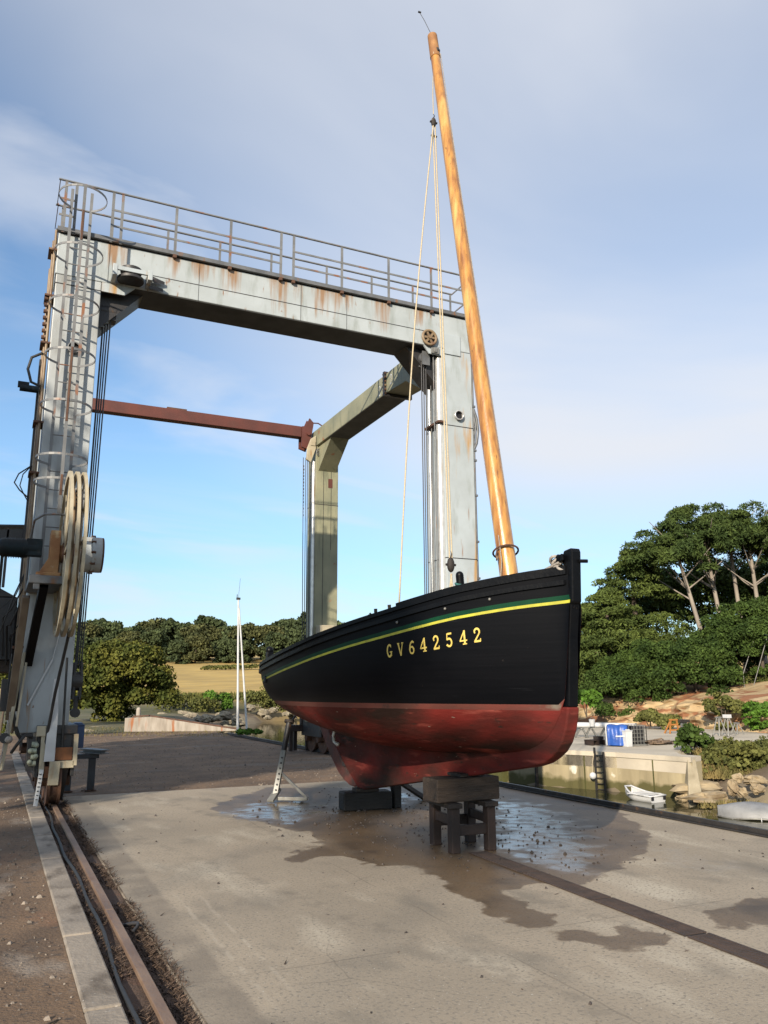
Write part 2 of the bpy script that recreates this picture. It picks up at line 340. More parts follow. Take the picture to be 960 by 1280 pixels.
# ------------------------------------------------------------------ sun and sky
SUN_AZ, SUN_EL = R(44), R(20.5)
sd = Vector((math.sin(SUN_AZ)*math.cos(SUN_EL), math.cos(SUN_AZ)*math.cos(SUN_EL), -math.sin(SUN_EL)))
sun = bpy.data.objects.new('sun', bpy.data.lights.new('sun', 'SUN')); COL.objects.link(sun)
sun.data.energy = 4.8; sun.data.angle = R(.53); sun.data.color = (1,.87,.70)
sun.rotation_euler = sd.to_track_quat('-Z', 'Y').to_euler(); sun.location = (-20,-20,20)
W = bpy.data.worlds.new('World'); S.world = W; W.use_nodes = True
N = W.node_tree.nodes; L = W.node_tree.links; BG = N['Background']; BG.inputs[1].default_value = .115
sk = N.new('ShaderNodeTexSky'); sk.sky_type = 'NISHITA'; sk.sun_disc = False; sk.sun_elevation = SUN_EL; sk.sun_rotation = math.pi + SUN_AZ
sk.air_density = 1.0; sk.dust_density = .35; sk.ozone_density = 1.6
tc = N.new('ShaderNodeTexCoord'); sep = N.new('ShaderNodeSeparateXYZ'); L.new(tc.outputs['Generated'], sep.inputs[0])
def wm(op, a, b=None):
    x = N.new('ShaderNodeMath'); x.operation = op
    for i, v in enumerate((a, b)):
        if v is None: continue
        if isinstance(v, (int, float)): x.inputs[i].default_value = v
        else: L.new(v, x.inputs[i])
    return x.outputs[0]
zz = wm('ADD', wm('MAXIMUM', sep.outputs[2], 0), .22)
cmb = N.new('ShaderNodeCombineXYZ'); L.new(wm('DIVIDE', sep.outputs[0], zz), cmb.inputs[0]); L.new(wm('DIVIDE', sep.outputs[1], zz), cmb.inputs[1])
def cloud(sc, v, off, lo, hi, det=7, dist=.4):
    mp = N.new('ShaderNodeMapping'); mp.inputs['Scale'].default_value = v; mp.inputs['Location'].default_value = off; L.new(cmb.outputs[0], mp.inputs[0])
    n = N.new('ShaderNodeTexNoise'); n.inputs['Scale'].default_value = sc; n.inputs['Detail'].default_value = det; n.inputs['Roughness'].default_value = .5; n.inputs['Distortion'].default_value = dist
    L.new(mp.outputs[0], n.inputs['Vector']); r = N.new('ShaderNodeMapRange'); r.interpolation_type = 'SMOOTHSTEP'
    r.inputs['From Min'].default_value = lo; r.inputs['From Max'].default_value = hi; L.new(n.outputs['Fac'], r.inputs['Value']); return r.outputs[0]
CL = cloud(.75, (1,.8,1), (3.1,1.7,0), .30, .66, 6, .6)
CL2 = cloud(1.9, (.6,1.5,1), (7.3,2.2,0), .40, .72, 7, .7)
def smooth(f, lo, hi, a=0, b=1):
    q = N.new('ShaderNodeMapRange'); q.interpolation_type = 'SMOOTHSTEP'
    for k, v in (('From Min', lo), ('From Max', hi), ('To Min', a), ('To Max', b)): q.inputs[k].default_value = v
    L.new(f, q.inputs['Value']); return q.outputs[0]
def along(v):                                        # how far the looked-at sky lies towards a compass bearing
    d = N.new('ShaderNodeVectorMath'); d.operation = 'DOT_PRODUCT'; L.new(tc.outputs['Generated'], d.inputs[0]); d.inputs[1].default_value = v; return d.outputs['Value']
east = along((.90,-.43,0))                           # the cloud deck thickens to the right (south-east) and overhead
deck = wm('ADD', wm('MULTIPLY', east, 1.15), wm('MULTIPLY', sep.outputs[2], .90))
body = wm('MULTIPLY', wm('MULTIPLY', smooth(deck, -.10, .52), smooth(sep.outputs[2], .10, .30)), wm('ADD', wm('MULTIPLY', CL, .62), .40))
wisp = wm('MULTIPLY', wm('MULTIPLY', CL2, smooth(sep.outputs[2], .0, .12)), .55)
low = wm('MULTIPLY', wm('MULTIPLY', cloud(1.2, (.8,1.2,1), (1.2,8.4,0), .46, .70, 6, .5), smooth(sep.outputs[2], .30, .08)), .45)
fac = wm('MINIMUM', wm('MAXIMUM', wm('MAXIMUM', body, wisp), low), .96)
wm_mix = N.new('ShaderNodeMix'); wm_mix.data_type = 'RGBA'; wm_mix.inputs[6].default_value = (.50,.64,.82,1); wm_mix.inputs[7].default_value = (.90,1.02,1.10,1)
tn = N.new('ShaderNodeMix'); tn.data_type = 'RGBA'; tn.blend_type = 'MULTIPLY'; tn.inputs[0].default_value = 1; L.new(sk.outputs[0], tn.inputs[6]); L.new(smooth(sep.outputs[2], -.02, .30), wm_mix.inputs[0]); L.new(wm_mix.outputs[2], tn.inputs[7])
mx = N.new('ShaderNodeMix'); mx.data_type = 'RGBA'; L.new(fac, mx.inputs[0]); L.new(tn.outputs[2], mx.inputs[6]); mx.inputs[7].default_value = (4.5,4.65,5.0,1)
L.new(mx.outputs[2], BG.inputs[0])
S.view_settings.view_transform = 'Standard'; S.view_settings.look = 'None'; S.view_settings.gamma = 1; S.view_settings.use_curve_mapping = False
S.view_settings.exposure = .66
S.render.engine = 'CYCLES'; S.cycles.max_bounces = 6; S.cycles.caustics_reflective = False; S.cycles.caustics_refractive = False
S.cycles.use_denoising = True

# ------------------------------------------------------------------ land and water
def sdf(P, poly):                                   # signed distance, positive inside
    P = np.asarray(P, float); A = np.asarray(poly, float); B = np.roll(A, -1, 0)
    d2 = np.full(len(P), 1e18); ins = np.zeros(len(P), bool)
    for a, b in zip(A, B):
        e = b-a; w = P-a; t = np.clip((w@e)/(e@e), 0, 1); d2 = np.minimum(d2, ((w-t[:,None]*e)**2).sum(1))
        c = ((a[1] <= P[:,1]) != (b[1] <= P[:,1]))
        with np.errstate(divide='ignore', invalid='ignore'):
            xi = a[0] + (P[:,1]-a[1])/(b[1]-a[1] if b[1] != a[1] else 1e-9)*e[0]
        ins ^= c & (P[:,0] < xi)
    return np.sqrt(d2)*np.where(ins, 1, -1)
WZ = -.9
RIVER = [(7.9,-60),(7.9,31),(9.3,33.5),(10.5,36.5),(13,44),(14.5,54),(19,62),(30,68),(50,70),(75,62),(62,45),(40,38),(20,35),(12.7,31),(12.6,19.0),(13.2,17.8),(13.96,16.3),(14.4,14.6),(14.1,13.6),(13.9,12.6),(14.6,10.5),(17,8),(19,4),(20,-60)]
ROCKLINE = [(19.5,44),(22,36),(23.9,29.5),(24.8,23),(23.7,20),(22.6,14),(22,4),(24,-20)]
def nval(x, y, s, o=0): return noise.noise(Vector((x*s, y*s, o)))
def sstep(a, b, x): t = min(1, max(0, (x-a)/(b-a))); return t*t*(3-2*t)
def axis(lo, hi, fine0, fine1, step, grow=1.22):
    v = list(np.arange(fine0, fine1+.01, step)); s = step; a = fine0
    while a > lo: s *= grow; a -= s; v.insert(0, max(a, lo))
    s = step; a = v[-1]
    while a < hi: s *= grow; a += s; v.append(min(a, hi))
    return v
xs = axis(-900, 1100, -8, 48, .9); ys = axis(-500, 1300, 2, 84, 1.0)
pts = np.array([(x, y) for y in ys for x in xs])
dr = -sdf(pts, RIVER)
rockpoly = ROCKLINE + [(900,-20),(900,300),(120,300),(40,60)]
dk = sdf(pts, rockpoly)
vz = []; at_f = []; at_g = []; at_r = []; at_d = []
for (x, y), d, k in zip(pts, dr, dk):
    D = x*math.sin(YAW)+y*math.cos(YAW)
    n1 = nval(x, y, .35); n2 = nval(x, y, 1.1, 5)
    w = 1.1
    if 13 < x < 21 and y < 16.5: w = 3.6
    if y > 34 and d > 0: w = 4.5
    if d <= 0: z = WZ-.08-min(1.3, -d*.45)
    else: z = WZ-.08+(-WZ+.03)*sstep(0, w, d)+n1*.10*sstep(0,.5,d)*(1 if w > 2 else .2)
    far = 0
    if d > 0 and y > 34:
        far = max(0, D-57)*.075 if D < 150 else 93*.075+(D-150)*.045*math.exp(-max(0, D-400)/300)
        z += min(far, 19)
    hill = 0
    if k > 0 and D < 90: hill = 2.4*sstep(.5, 9, k)+.5*n1*sstep(0,2,k); z = max(z, hill-.05)
    if x < 8.6 and y < 33.4: z = -2.2
    if 7.9 < x and 0 > d: pass
    z += (n2*.05 if far > .5 else 0)
    vz.append(z)
    fld = sstep(62, 70, D+n1*6)*(1 if y > 34 else 0)*(0 if k > 2 and D < 90 else 1)
    at_f.append(fld)
    at_r.append((1-sstep(.3, .9, z-WZ-n1*.5))*sstep(-.3, .3, d) if d > -.5 else 0)
    at_g.append(sstep(.4, .9, z-WZ)*(1-fld)*(1 if d > 0 and (y > 32 or (x > 13 and y < 17)) else 0))
    at_d.append(sstep(0, 1.5, k)*(1 if D < 90 else 0)*.9)
nx = len(xs)
me = bpy.data.meshes.new('terrain')
me.from_pydata([(x, y, z) for (x, y), z in zip(pts, vz)], [], [(j*nx+i, j*nx+i+1, (j+1)*nx+i+1, (j+1)*nx+i) for j in range(len(ys)-1) for i in range(nx-1)])
for nme, vals in (('field', at_f), ('green', at_g), ('rock', at_r), ('red', at_d)):
    a = me.attributes.new(nme, 'FLOAT', 'POINT'); a.data.foreach_set('value', vals)
me.polygons.foreach_set('use_smooth', [True]*len(me.polygons)); me.materials.append(terrain_material())
terrain = bpy.data.objects.new('terrain', me); COL.objects.link(terrain); struct(terrain)

struct(MB().add([(7.6,-70,WZ),(90,-70,WZ),(90,95,WZ),(7.6,95,WZ)], [(0,1,2,3)]).build('water', water_material()))

struct(MB().box(-70,.558,-70,33,-2.5,-.015).build('ground', M_dirt))
struct(MB().box(.752,1.086,-12,24,-2.5,-.038).build('rail_channel', M_gully))
yb = MB(); yb.box(1.09,7.86,13.85,33,-2.5,-.012); yb.box(.562,1.088,24.02,33,-2.5,-.016); struct(yb.build('yard', M_yard))

def slab():
    X = [1.09]+list(np.arange(1.15, 7.85, .06))+[7.86]; Y = [-60,-30,-10,0,1.5]+list(np.arange(2.4, 13.8, .06))+[13.85]
    P = np.array([(x, y) for y in Y for x in X])
    px = lambda L_: [tuple(at(a, b, z=0)[:2]) for a, b in L_]
    wets = [px(q) for q in ([(262,1010),(300,1025),(345,1031),(385,1041),(398,1055),(360,1071),(378,1081),(405,1068),(440,1071),(470,1083),(520,1080),(540,1096),(560,1110),(595,1127),(638,1152),(660,1161),(690,1152),(650,1127),(632,1113),(660,1104),(700,1108),(745,1102),(772,1086),(806,1064),(812,1045),(770,1012),(700,992),(620,984),(420,984.5),(340,984.5),(290,997)],
        [(694,1166),(720,1164),(760,1169),(786,1159),(812,1163),(852,1173),(830,1182),(780,1186),(740,1178),(700,1177)], [(880,1150),(908,1140),(930,1128),(965,1122),(985,1150),(940,1162),(900,1157)])]
    puds = [px(q) for q in ([(278,1018),(300,1007),(345,1001),(398,1004),(402,1018),(360,1030),(310,1027)], [(618,1000),(660,1001),(705,1018),(752,1068),(744,1092),(700,1090),(650,1078),(612,1062)], [(440,986),(500,986),(520,1000),(470,1012),(430,1020)], [(820,1052),(900,1072),(930,1090),(880,1094),(815,1072)])]
    wet = np.max([sdf(P, q) for q in wets], 0); pud = np.max([sdf(P, q) for q in puds], 0)
    me = bpy.data.meshes.new('apron'); n = len(X)
    z = [0.0 for p in P]
    vs = [(x, y, q) for (x, y), q in zip(P, z)]
    fs = [(j*n+i, j*n+i+1, (j+1)*n+i+1, (j+1)*n+i) for j in range(len(Y)-1) for i in range(n-1)]
    b = len(vs); edge = [0, n-1, len(P)-1, len(P)-n]
    vs += [(vs[e][0], vs[e][1], -2.5) for e in edge]
    me.from_pydata(vs, [], fs)
    for nm, v in (('wet', wet), ('puddle', pud)):
        a = me.attributes.new(nm, 'FLOAT', 'POINT'); a.data.foreach_set('value', list(v)+[-9]*4)
    me.materials.append(slab_material()); o = bpy.data.objects.new('apron_slab', me); COL.objects.link(o); struct(o)
slab()
struct(MB().box(1.092,7.858,-60,13.848,-2.5,-.02).build('apron_base', M_kerb))
kb = MB()
for i in range(26): kb.box(.56,.75,-12+i*1.4+.008,-12+i*1.4+1.392,-2,random.uniform(-.004,.006))
struct(kb.build('kerb_strip', M_kerb, bevel=.012))
struct(MB().prism([(14.45,14.4,-.35),(13.98,16.3,-.35),(13.22,17.82,-.35),(12.62,19.02,-.35),(12.62,30.9,-.35),(20,34.6,-.35),(22.2,35.6,-.35),(24.1,29.5,-.35),(25,23,-.35),(24,19.5,-.35),(22.4,15.2,-.35),(19.2,15.4,-.35),(17.6,16.6,-.35),(15.5,15.9,-.35)], (0,0,.36)).build('quay_paving', M_pave))

# crane rails, drain, gully stuff
def rail(nm, x, y0, y1, label, z=.0):
    t = thing(nm, label, 'rail', (x, y0, z)); b = MB()
    prof = [(-.065,-.07),(.065,-.07),(.065,-.055),(.012,-.045),(.012,-.018),(.030,-.012),(.030,.018),(-.030,.018),(-.030,-.012),(-.012,-.018),(-.012,-.045),(-.065,-.055)]
    y = y0
    while y < y1:
        e = min(y+4.9, y1); b.prism([(x+p, y, z+q) for p, q in prof][::-1], (0, e-y-.012, 0)); y = e
    b.build('rail_bar', mat('worn rail', (.225,.150,.100), (.15,.095,.065), 6, .55, metal=.2, bump=.3, bsc=40, vec=(1,.3,1), layers=[((.12,.06,.035), 5, (1,.4,1), .58, .72)]), t, bevel=.004)
    c = MB()
    for i in range(int((y1-y0)/1.1)): 
        for s_ in (-1,1): c.box(x+s_*.075-.02, x+s_*.075+.02, y0+.4+i*1.1-.03, y0+.4+i*1.1+.03, z-.074, z-.04)
    c.each('rail_clip', M_rust, t)
rail('crane_rail', .915, -8, 23, 'worn rusty crane rail in the dead grass channel beside the kerb')
t = thing('crane_rail', 'dark steel rail edging the quay above the water beyond the black boat', 'rail', (7.72,-10,0))
b = MB(); b.box(7.655,7.77,-10,29,.003,.022); b.box(7.69,7.735,-10,29,.022,.075); b.box(7.80,7.915,-10,30,-.30,.035)
b.build('rail_bar', M_dark, t, bevel=.004)
c = MB(); 
for i in range(10): c.box(7.918,7.96,-8+i*4,-7.6+i*4,-1.6,.02)
c.each('fender_post', M_timber, t)
G0, G1 = Vector((4.47,7.35,0)), Vector((4.10,.2,0)); gd = (G1-G0).normalized(); ga = Vector((-gd.y, gd.x, 0))
def grate(i):
    p = G0+gd*(i*1.0+.01); q = G0+gd*(i*1.0+.985)
    g = tag(bpy.data.objects.new('drain_grate', None), ['wet rusty drain grate under the front trestle','rusty drain grate panel just ahead of the trestle legs','rusty drain grate panel beside the long tongue of wet concrete','rusty drain grate panel touching the lone wet blotch','rusty drain grate panel running out of the right edge of the picture','rusty drain grate panel nearest the viewer outside the wet area','rusty drain grate panel at the near end of the drain'][i], 'drain grate', 'drain grates in the concrete apron'); COL.objects.link(g); g.location = p
    b = MB(); b.beam(p+Vector((0,0,.0)), q+Vector((0,0,.0)), .172, .010)
    b.build('pan', M_black2, g)
    c = MB(); 
    for s_ in (-1, 1): c.beam(p+ga*(s_*.084)+Vector((0,0,.008)), q+ga*(s_*.084)+Vector((0,0,.008)), .018, .010)
    n = 40
    for k in range(n):
        m_ = p+(q-p)*((k+.5)/n); c.beam(m_-ga*.074+Vector((0,0,.0075)), m_+ga*.074+Vector((0,0,.0075)), .012, .008)
    c.build('bars', mat('drain iron', (.055,.036,.028), (.032,.023,.020), 9, .75, bump=.2), g)
for i in range(7): grate(i)
b = MB(); P_ = []
for i in range(60):
    y = -6+i*.36; P_.append((.805+.018*math.sin(y*1.1)+.010*math.sin(y*3.3), y, -.022+.006*math.sin(y*3.1)))
hz = b.tube(P_, .014, 8).build('power_hose', M_hose); tag(hz, 'long black hose lying in the channel left of the crane rail', 'hose')
b = MB(); P_ = [(1.0+.05*math.sin(i*.9), 6.15+.05*i, -.015+.025*math.sin(i*.8)) for i in range(7)]
tag(b.tube(P_, .013, 6).build('broken_stick', M_dark), 'short black bent stick lying against the right side of the rail', 'stick')
b = MB(); P_ = [(.06+.075*i, 4.45+.06*i+.03*math.sin(i*1.3), -.005+.008*math.sin(i*2.)) for i in range(6)]
tag(b.tube(P_, [.010,.012,.010,.009,.007,.004], 6).build('fallen_twig', M_bark), 'dark fallen twig on the bare dirt left of the kerb', 'twig')
# dead grass filling the channel
def blades(spots, h0, h1, w, lean=.8):
    vs = []; fs = []
    for (x, y, z, k) in spots:
        a = rng.uniform(0, 6.28); h = rng.uniform(h0, h1)*k; l = lean*h*rng.uniform(.3,1); o = len(vs)
        dx, dy = math.cos(a), math.sin(a); px_, py_ = -dy*w/2, dx*w/2
        vs += [(x-px_, y-py_, z), (x+px_, y+py_, z), (x+dx*l*.5+px_*.6, y+dy*l*.5+py_*.6, z+h*.7), (x+dx*l, y+dy*l, z+h)]; fs += [(o,o+1,o+2),(o,o+2,o+3)]
    return MB().add(vs, fs)
sp = []
for _ in range(15000):
    y = rng.uniform(1.5, 15) if rng.random() < .8 else rng.uniform(2, 7)
    x = rng.choice([rng.uniform(.955,1.10), rng.normal(1.07,.03), rng.uniform(.755,.875)]); 
    if nval(x*3, y, 1.3) < -.25: continue
    sp.append((x, y, -.038 if x < 1.08 else 0, 1 if x < 1.09 else .6))
struct(blades(sp, .008, .034, .006, 2.2).build('dead_grass', M_litter), 'stuff')
def crumbs(spots, r0_, r1_):
    b = MB()
    for (x, y, z) in spots:
        r = rng.uniform(r0_, r1_)*(1 if rng.random() < .85 else 1.8); a = rng.uniform(0, 6.28); q = rng.uniform(.4,.9)
        vs = [(x+r*math.cos(a+k*1.57)*(1 if k % 2 else q), y+r*math.sin(a+k*1.57)*(1 if k % 2 else q), z) for k in range(4)]
        top = [(x+(vx-x)*.5, y+(vy-y)*.5, z+r*rng.uniform(.5,.9)) for vx, vy, _ in vs]
        b.add(vs+top, [(4,5,6,7),(0,1,5,4),(1,2,6,5),(2,3,7,6),(3,0,4,7)])
    return b
sp = []
while len(sp) < 700:
    x, y = rng.normal(4.9, .85), rng.normal(9.2, 1.7)
    if 2.6 < x < 7.4 and 5.8 < y < 13.2: sp.append((x, y, .001))
for _ in range(90): sp.append((rng.uniform(1.3,7.4), rng.uniform(3.3,13.5), .001))
struct(crumbs(sp, .005, .017).build('scraped_debris', M_pebble), 'stuff')
sp = [(rng.uniform(-1.5,.54) , rng.uniform(2.5,14), -.014) for _ in range(1500)]+[(rng.uniform(1.2,7.6), rng.uniform(13.9,30), -.011) for _ in range(2600)]
struct(crumbs(sp, .005, .016).build('gravel', mat('loose stones', (.20,.17,.14), (.09,.072,.058), 8, .9, island=.5)), 'stuff')
sp = [(rng.uniform(-1.5,.6), rng.uniform(3,13), -.012, 1) for _ in range(260)]+[(rng.uniform(1.1,7.5), rng.uniform(3,13), .002, 1) for _ in range(110)]
struct(blades(sp, .002, .012, .012, 5).build('leaf_litter', M_litter), 'stuff')

# ------------------------------------------------------------------ the fishing boat
def pchip(xk, yk):
    xk = np.array(xk, float); yk = np.array(yk, float); h = np.diff(xk); d = np.diff(yk)/h; m = np.zeros(len(xk))
    for i in range(1, len(xk)-1):
        if d[i-1]*d[i] > 0:
            w1, w2 = 2*h[i]+h[i-1], h[i]+2*h[i-1]; m[i] = (w1+w2)/(w1/d[i-1]+w2/d[i])
    m[0], m[-1] = d[0], d[-1]
    def f(x):
        x = min(max(x, xk[0]), xk[-1]); i = min(int(np.searchsorted(xk, x, 'right'))-1, len(h)-1); t = (x-xk[i])/h[i]
        return float((2*t**3-3*t**2+1)*yk[i]+(t**3-2*t*t+t)*h[i]*m[i]+(-2*t**3+3*t*t)*yk[i+1]+(t**3-t*t)*h[i]*m[i+1])
    return f
bs = pchip([0,.1,.3,.6,1.0,1.6,2.3,3.1,3.9,4.6,5.3,6.0,6.6,7.1,7.45,7.6], [.04,.10,.24,.45,.72,1.03,1.28,1.43,1.48,1.45,1.31,1.08,.80,.49,.22,.06])
zs = pchip([0,.36,.82,1.33,1.62,2.75,3.61,4.26,5.0,6.2,7.6], [2.59,2.56,2.50,2.405,2.35,2.17,2.05,1.975,1.92,1.90,1.93])
zr = pchip([0,.07,.13,.24,.42,.8,1.7,3,4,4.6,5.2,5.9,6.6,7.1,7.6], [2.25,1.80,1.50,1.33,1.16,1.03,.95,.90,.96,1.01,1.07,1.16,1.32,1.48,1.70])
nn_ = pchip([0,1,2,3,3.9,4.6,5.4,6.4,7.6], [3,3.2,3.8,4,3.8,3.4,2.8,2.3,2.2]); mm_ = pchip([0,.3,1,2,3,3.9,4.9,5.9,7.6], [.95,1.0,1.2,1.4,1.4,1.3,1.15,1.0,1.0])
def half(y, z):
    a, c = zr(y), zs(y); t = min(1, max(0, (z-a)/(c-a)))
    return .065+max(-.03, bs(y)-.065)*max(0, (1-(1-t)**nn_(y)))**(1/mm_(y))
BOAT = thing('fishing_boat', 'black and red wooden fishing boat with a bare raked mast, propped up on blocks ashore', 'fishing boat', (4.46,5.6,0), -.026)
BM = rootmat(BOAT)
def bl(x, y, z): return BM @ Vector((x, y, z))
YS = [0,.015,.04,.08,.13,.2,.3,.42,.55,.7,.9]+list(np.arange(1.1,6.9,.2))+[6.95,7.1,7.25,7.38,7.48,7.56,7.6]
OFF = [0,.05,.10,.214,.258,.284]
rows = []; smats = None
for sgn in (-1, 1):
    b = MB(); rows = []
    for y in YS:
        k = .78+.22*math.exp(-y/3); z0 = zs(y); lo = zr(y)
        zl = [z0-o*k for o in OFF]; wl = max(1.45, lo+.0016); wb = max(wl-.05, lo+.0008)
        zl += [zl[-1]+(wl-zl[-1])*i/9 for i in range(1, 10)]; zl += [wb]; zl += [wb+(lo-wb)*(i/16) for i in range(1, 17)]
        rows.append([bl(sgn*half(y, z), y, z) for z in zl])
    mats = [0,0,0,1,2]+[0]*9+[4]+[3]*16
    if sgn > 0: rows = rows[::-1]
    b.grid(rows, mats=mats)
    if sgn < 0: hb = b
    else:
        hb.v += []; o = len(hb.v); hb.v += b.v; hb.f += [[o+i for i in f] for f in b.f]; hb.m += b.m; hb.s += b.s
hull = hb.build('hull', [M_hullblack, M_green, M_yellow, M_hullred, M_scum], BOAT)
# planking seams as real grooves would vanish at this size; bulwark inside + deck close the shell
ib = MB()
for sgn in (-1, 1):
    rws = [[bl(sgn*max(.02, half(y, zs(y))-.05), y, zs(y)), bl(sgn*max(.02, half(y, zs(y)-.34)-.05), y, zs(y)-.34)] for y in YS]
    ib.grid(rws if sgn > 0 else rws[::-1])
ib.build('bulwark_lining', M_black, BOAT)
db = MB(); db.grid([[bl(-max(.02, half(y, zs(y)-.34)-.05), y, zs(y)-.335), bl(0, y, zs(y)-.30), bl(max(.02, half(y, zs(y)-.34)-.05), y, zs(y)-.335)] for y in YS[::-1]])
db.build('deck', M_timber2, BOAT)
def sweep(name, m, y0, y1, off, out0, out1, dz, n=46, extra=None):
    b = MB()
    for sgn in (-1, 1):
        rws = []
        for i in range(n+1):
            y = y0+(y1-y0)*i/n; z = zs(y)-off*(.78+.22*math.exp(-y/3)); hx = half(y, min(z, zs(y)))
            e = extra(y) if extra else 0
            q = [(hx+out0, z), (hx+out1, z), (hx+out1, z+dz+e), (hx+out0, z+dz+e), (hx+out0, z)]
            rws.append([bl(sgn*max(.004, a), y, c) for a, c in q])
        b.grid(rws if sgn > 0 else rws[::-1], smooth=False)
        for e_ in (rws[0], rws[-1]): b.add(e_[:4], [(0,1,2,3)])
    return b.build(name, m, BOAT)
sweep('cap_rail', M_black, .02, 7.55, .035, -.085, .022, .04)
sweep('bulwark_strip', M_black, .03, 1.52, -.006, -.062, .006, .036)
sweep('rubbing_strake', M_black, .03, 7.5, .125, -.02, .030, .040)
# stem, keel, deadwood
def plate(pts2, x0, x1): return MB().prism([bl(x0, y, z) for y, z in pts2], BM.to_3x3() @ Vector((x1-x0, 0, 0)))
plate([(.10,1.43),(.075,1.7),(.045,2.0),(.0,2.29),(-.028,2.31),(-.055,2.74),(-.042,2.775),(.06,2.765),(.075,2.735),(.10,2.3),(.16,1.9),(.24,1.43)], -.050, .050).build('stem_post', M_black, BOAT, bevel=.012)
plate([(.10,1.432),(.112,1.36),(.15,1.24),(.21,1.135),(.29,1.055),(.39,.995),(.50,.945),(.66,.905),(1.69,.74),(3.2,.515),(4.63,.292),(4.86,.30),(5.3,.53),(5.8,.85),(6.42,1.25),(6.3,1.36),(5.2,1.22),(4,1.12),(2,1.10),(.8,1.18),(.42,1.34),(.25,1.432)], -.062, .062).build('keel', M_hullred, BOAT, bevel=.014)
rud = plate([(4.93,.325),(5.02,.285),(5.2,.29),(5.44,.345),(5.66,.43),(5.97,.62),(6.28,.86),(6.55,1.06),(6.76,1.22),(6.86,1.42),(6.52,1.42),(6.40,1.20),(5.8,.80),(5.3,.47)], -.038, .038).build('rudder', mat('stained red rudder', (.12,.032,.025), (.06,.022,.018), 3, .7, bump=.3, layers=[((.03,.022,.02), 4, (1,1,1), .5, .7)]), BOAT, bevel=.012)
pb = MB(); pb.tube([bl(-.10,5.62,1.02), bl(-.11,5.66,.93), bl(-.12,5.60,.85), bl(-.14,5.42,.815)], [.020,.024,.022,.016], 8); pb.ball(bl(-.14,5.40,.825), .03, 6); pb.ball(bl(-.10,5.63,1.05), .032, 6)
pb.build('anode_bracket', M_teal, BOAT)
hb_ = MB()
for y, z in ((5.30,.52),(5.75,.84)): hb_.beam(bl(-.045,y-.13,z+.03), bl(-.045,y+.16,z+.03), .012, .05)
hb_.each('rudder_strap', M_dark, BOAT)
# bolts of the bulwark, scuppers
sb = MB()
for y in (.62,1.0,1.5): z = zs(y)-.15; sb.ball(bl(-half(y, z)-.012, y, z), .014, 5)
sb.each('bolt_head', M_alu, BOAT)
sc = MB()
for y in (4.55,): z = zs(y)-.235; h = half(y, z); sc.cyl(bl(-h-.02, y, z), bl(-h+.03, y, z), .045, n=10)
sc.build('scupper', M_black2, BOAT)
# stem head lashing and anchor roller
lb = MB(); 
for i in range(5): lb.tube([bl(-.05+.045*math.cos(a), .10+.02*i+.05*math.sin(a*1.0), 2.62+.018*i+.035*math.sin(a+i)) for a in np.linspace(0, 6.28, 12)], .014, 6)
for i in range(4): lb.tube([bl(-.03-.02*i, .08, 2.72-.02*i), bl(-.07-.015*i, .16+.03*i, 2.62), bl(-.10, .22+.03*i, 2.56)], .012, 6)
lb.build('lashing', M_greyrope, BOAT)
rb = MB(); rb.cyl(bl(-.09,.09,2.70), bl(.09,.09,2.70), .035, n=12); rb.beam(bl(-.08,.03,2.705), bl(-.08,.19,2.665), .02, .06); rb.beam(bl(.08,.03,2.705), bl(.08,.16,2.665), .02, .06); rb.cyl(bl(.02,-.06,2.66), bl(.09,-.085,2.66), .016, n=8)
rb.build('bow_roller', M_black, BOAT, bevel=.004)
# mooring post with its green rope, small pins
mp = MB(); a, c = at(579,748,Y=6.95), at(574.5,719,Y=6.92); mp.cyl(a-Vector((0,0,.3)), c, .042, .040, 14); mp.ball(c, .040, 8)
post = mp.build('mooring_post', M_black, BOAT)
gb = MB(); p0 = at(580,740,Y=6.90)
for i in range(7): gb.tube([p0+Vector((.06*math.cos(a), .06*math.sin(a), -.075+.024*i+.018*math.sin(a+i)))+Vector((.02*(3-i)*.4,0,0)) for a in np.linspace(0, 6.28, 14)], .0135, 6)
gb.tube([p0+Vector((.05,0,-.02)), p0+Vector((.10,-.05,-.08)), p0+Vector((.02,-.09,-.12)), p0+Vector((-.08,-.08,-.13))], .014, 6)
gb.build('coiled_rope', M_greenrope, post)
for px_, py_, qx, qy in ((470,774,469.5,761),(488,766,486.5,756)):
    pn = MB(); yy_ = 7.62 if px_ < 480 else 7.46; pn.cyl(at(px_,py_+8,Y=yy_), at(qx,qy,Y=yy_), .016, .019, 8); pn.each('thole_pin', M_timber2, BOAT)
kb_ = MB(); c = at(337,816,X=4.63); c = at(337,817,Y=12.2); kb_.box(c.x-.05,c.x+.05,c.y-.05,c.y+.05,c.z-.25,c.z+.03); kb_.ball(c+Vector((.0,0,.05)), .06, 7); kb_.build('stern_post', M_black, BOAT, bevel=.01)
# mast
mt0, mt1 = at(637.5,728,X=4.49), at(540.5,46,X=4.52)
md = (mt1-mt0); base = mt0-md.normalized()*1.25
ts = np.linspace(0, 1, 15); MBm = MB()
MBm.tube([base+(mt1-base)*t for t in ts], [.094-.034*t**1.4 for t in ts], 20); 
mast = MBm.build('mast', M_varn, BOAT)
def onmast(px_, py_):                               # place on the mast axis seen at this survey point
    y_ = at(px_, py_, X=4.5); t = (y_.z-base.z)/(mt1.z-base.z); return base+(mt1-base)*t, .094-.034*t**1.4
c, r = onmast(632,690); hp = MB(); ax = md.normalized()
q = hp.ringpts(c, (ax+Vector((.10,.22,0))).normalized(), r+.035, 22); hp.tube(q, .010, 6, closed=True); hp.tube([c+Vector((-r-.03,-.03,0)), c+Vector((-r-.055,-.05,-.05)), c+Vector((-r-.05,-.05,-.10)), c+Vector((-r-.03,-.04,-.06))], .009, 6)
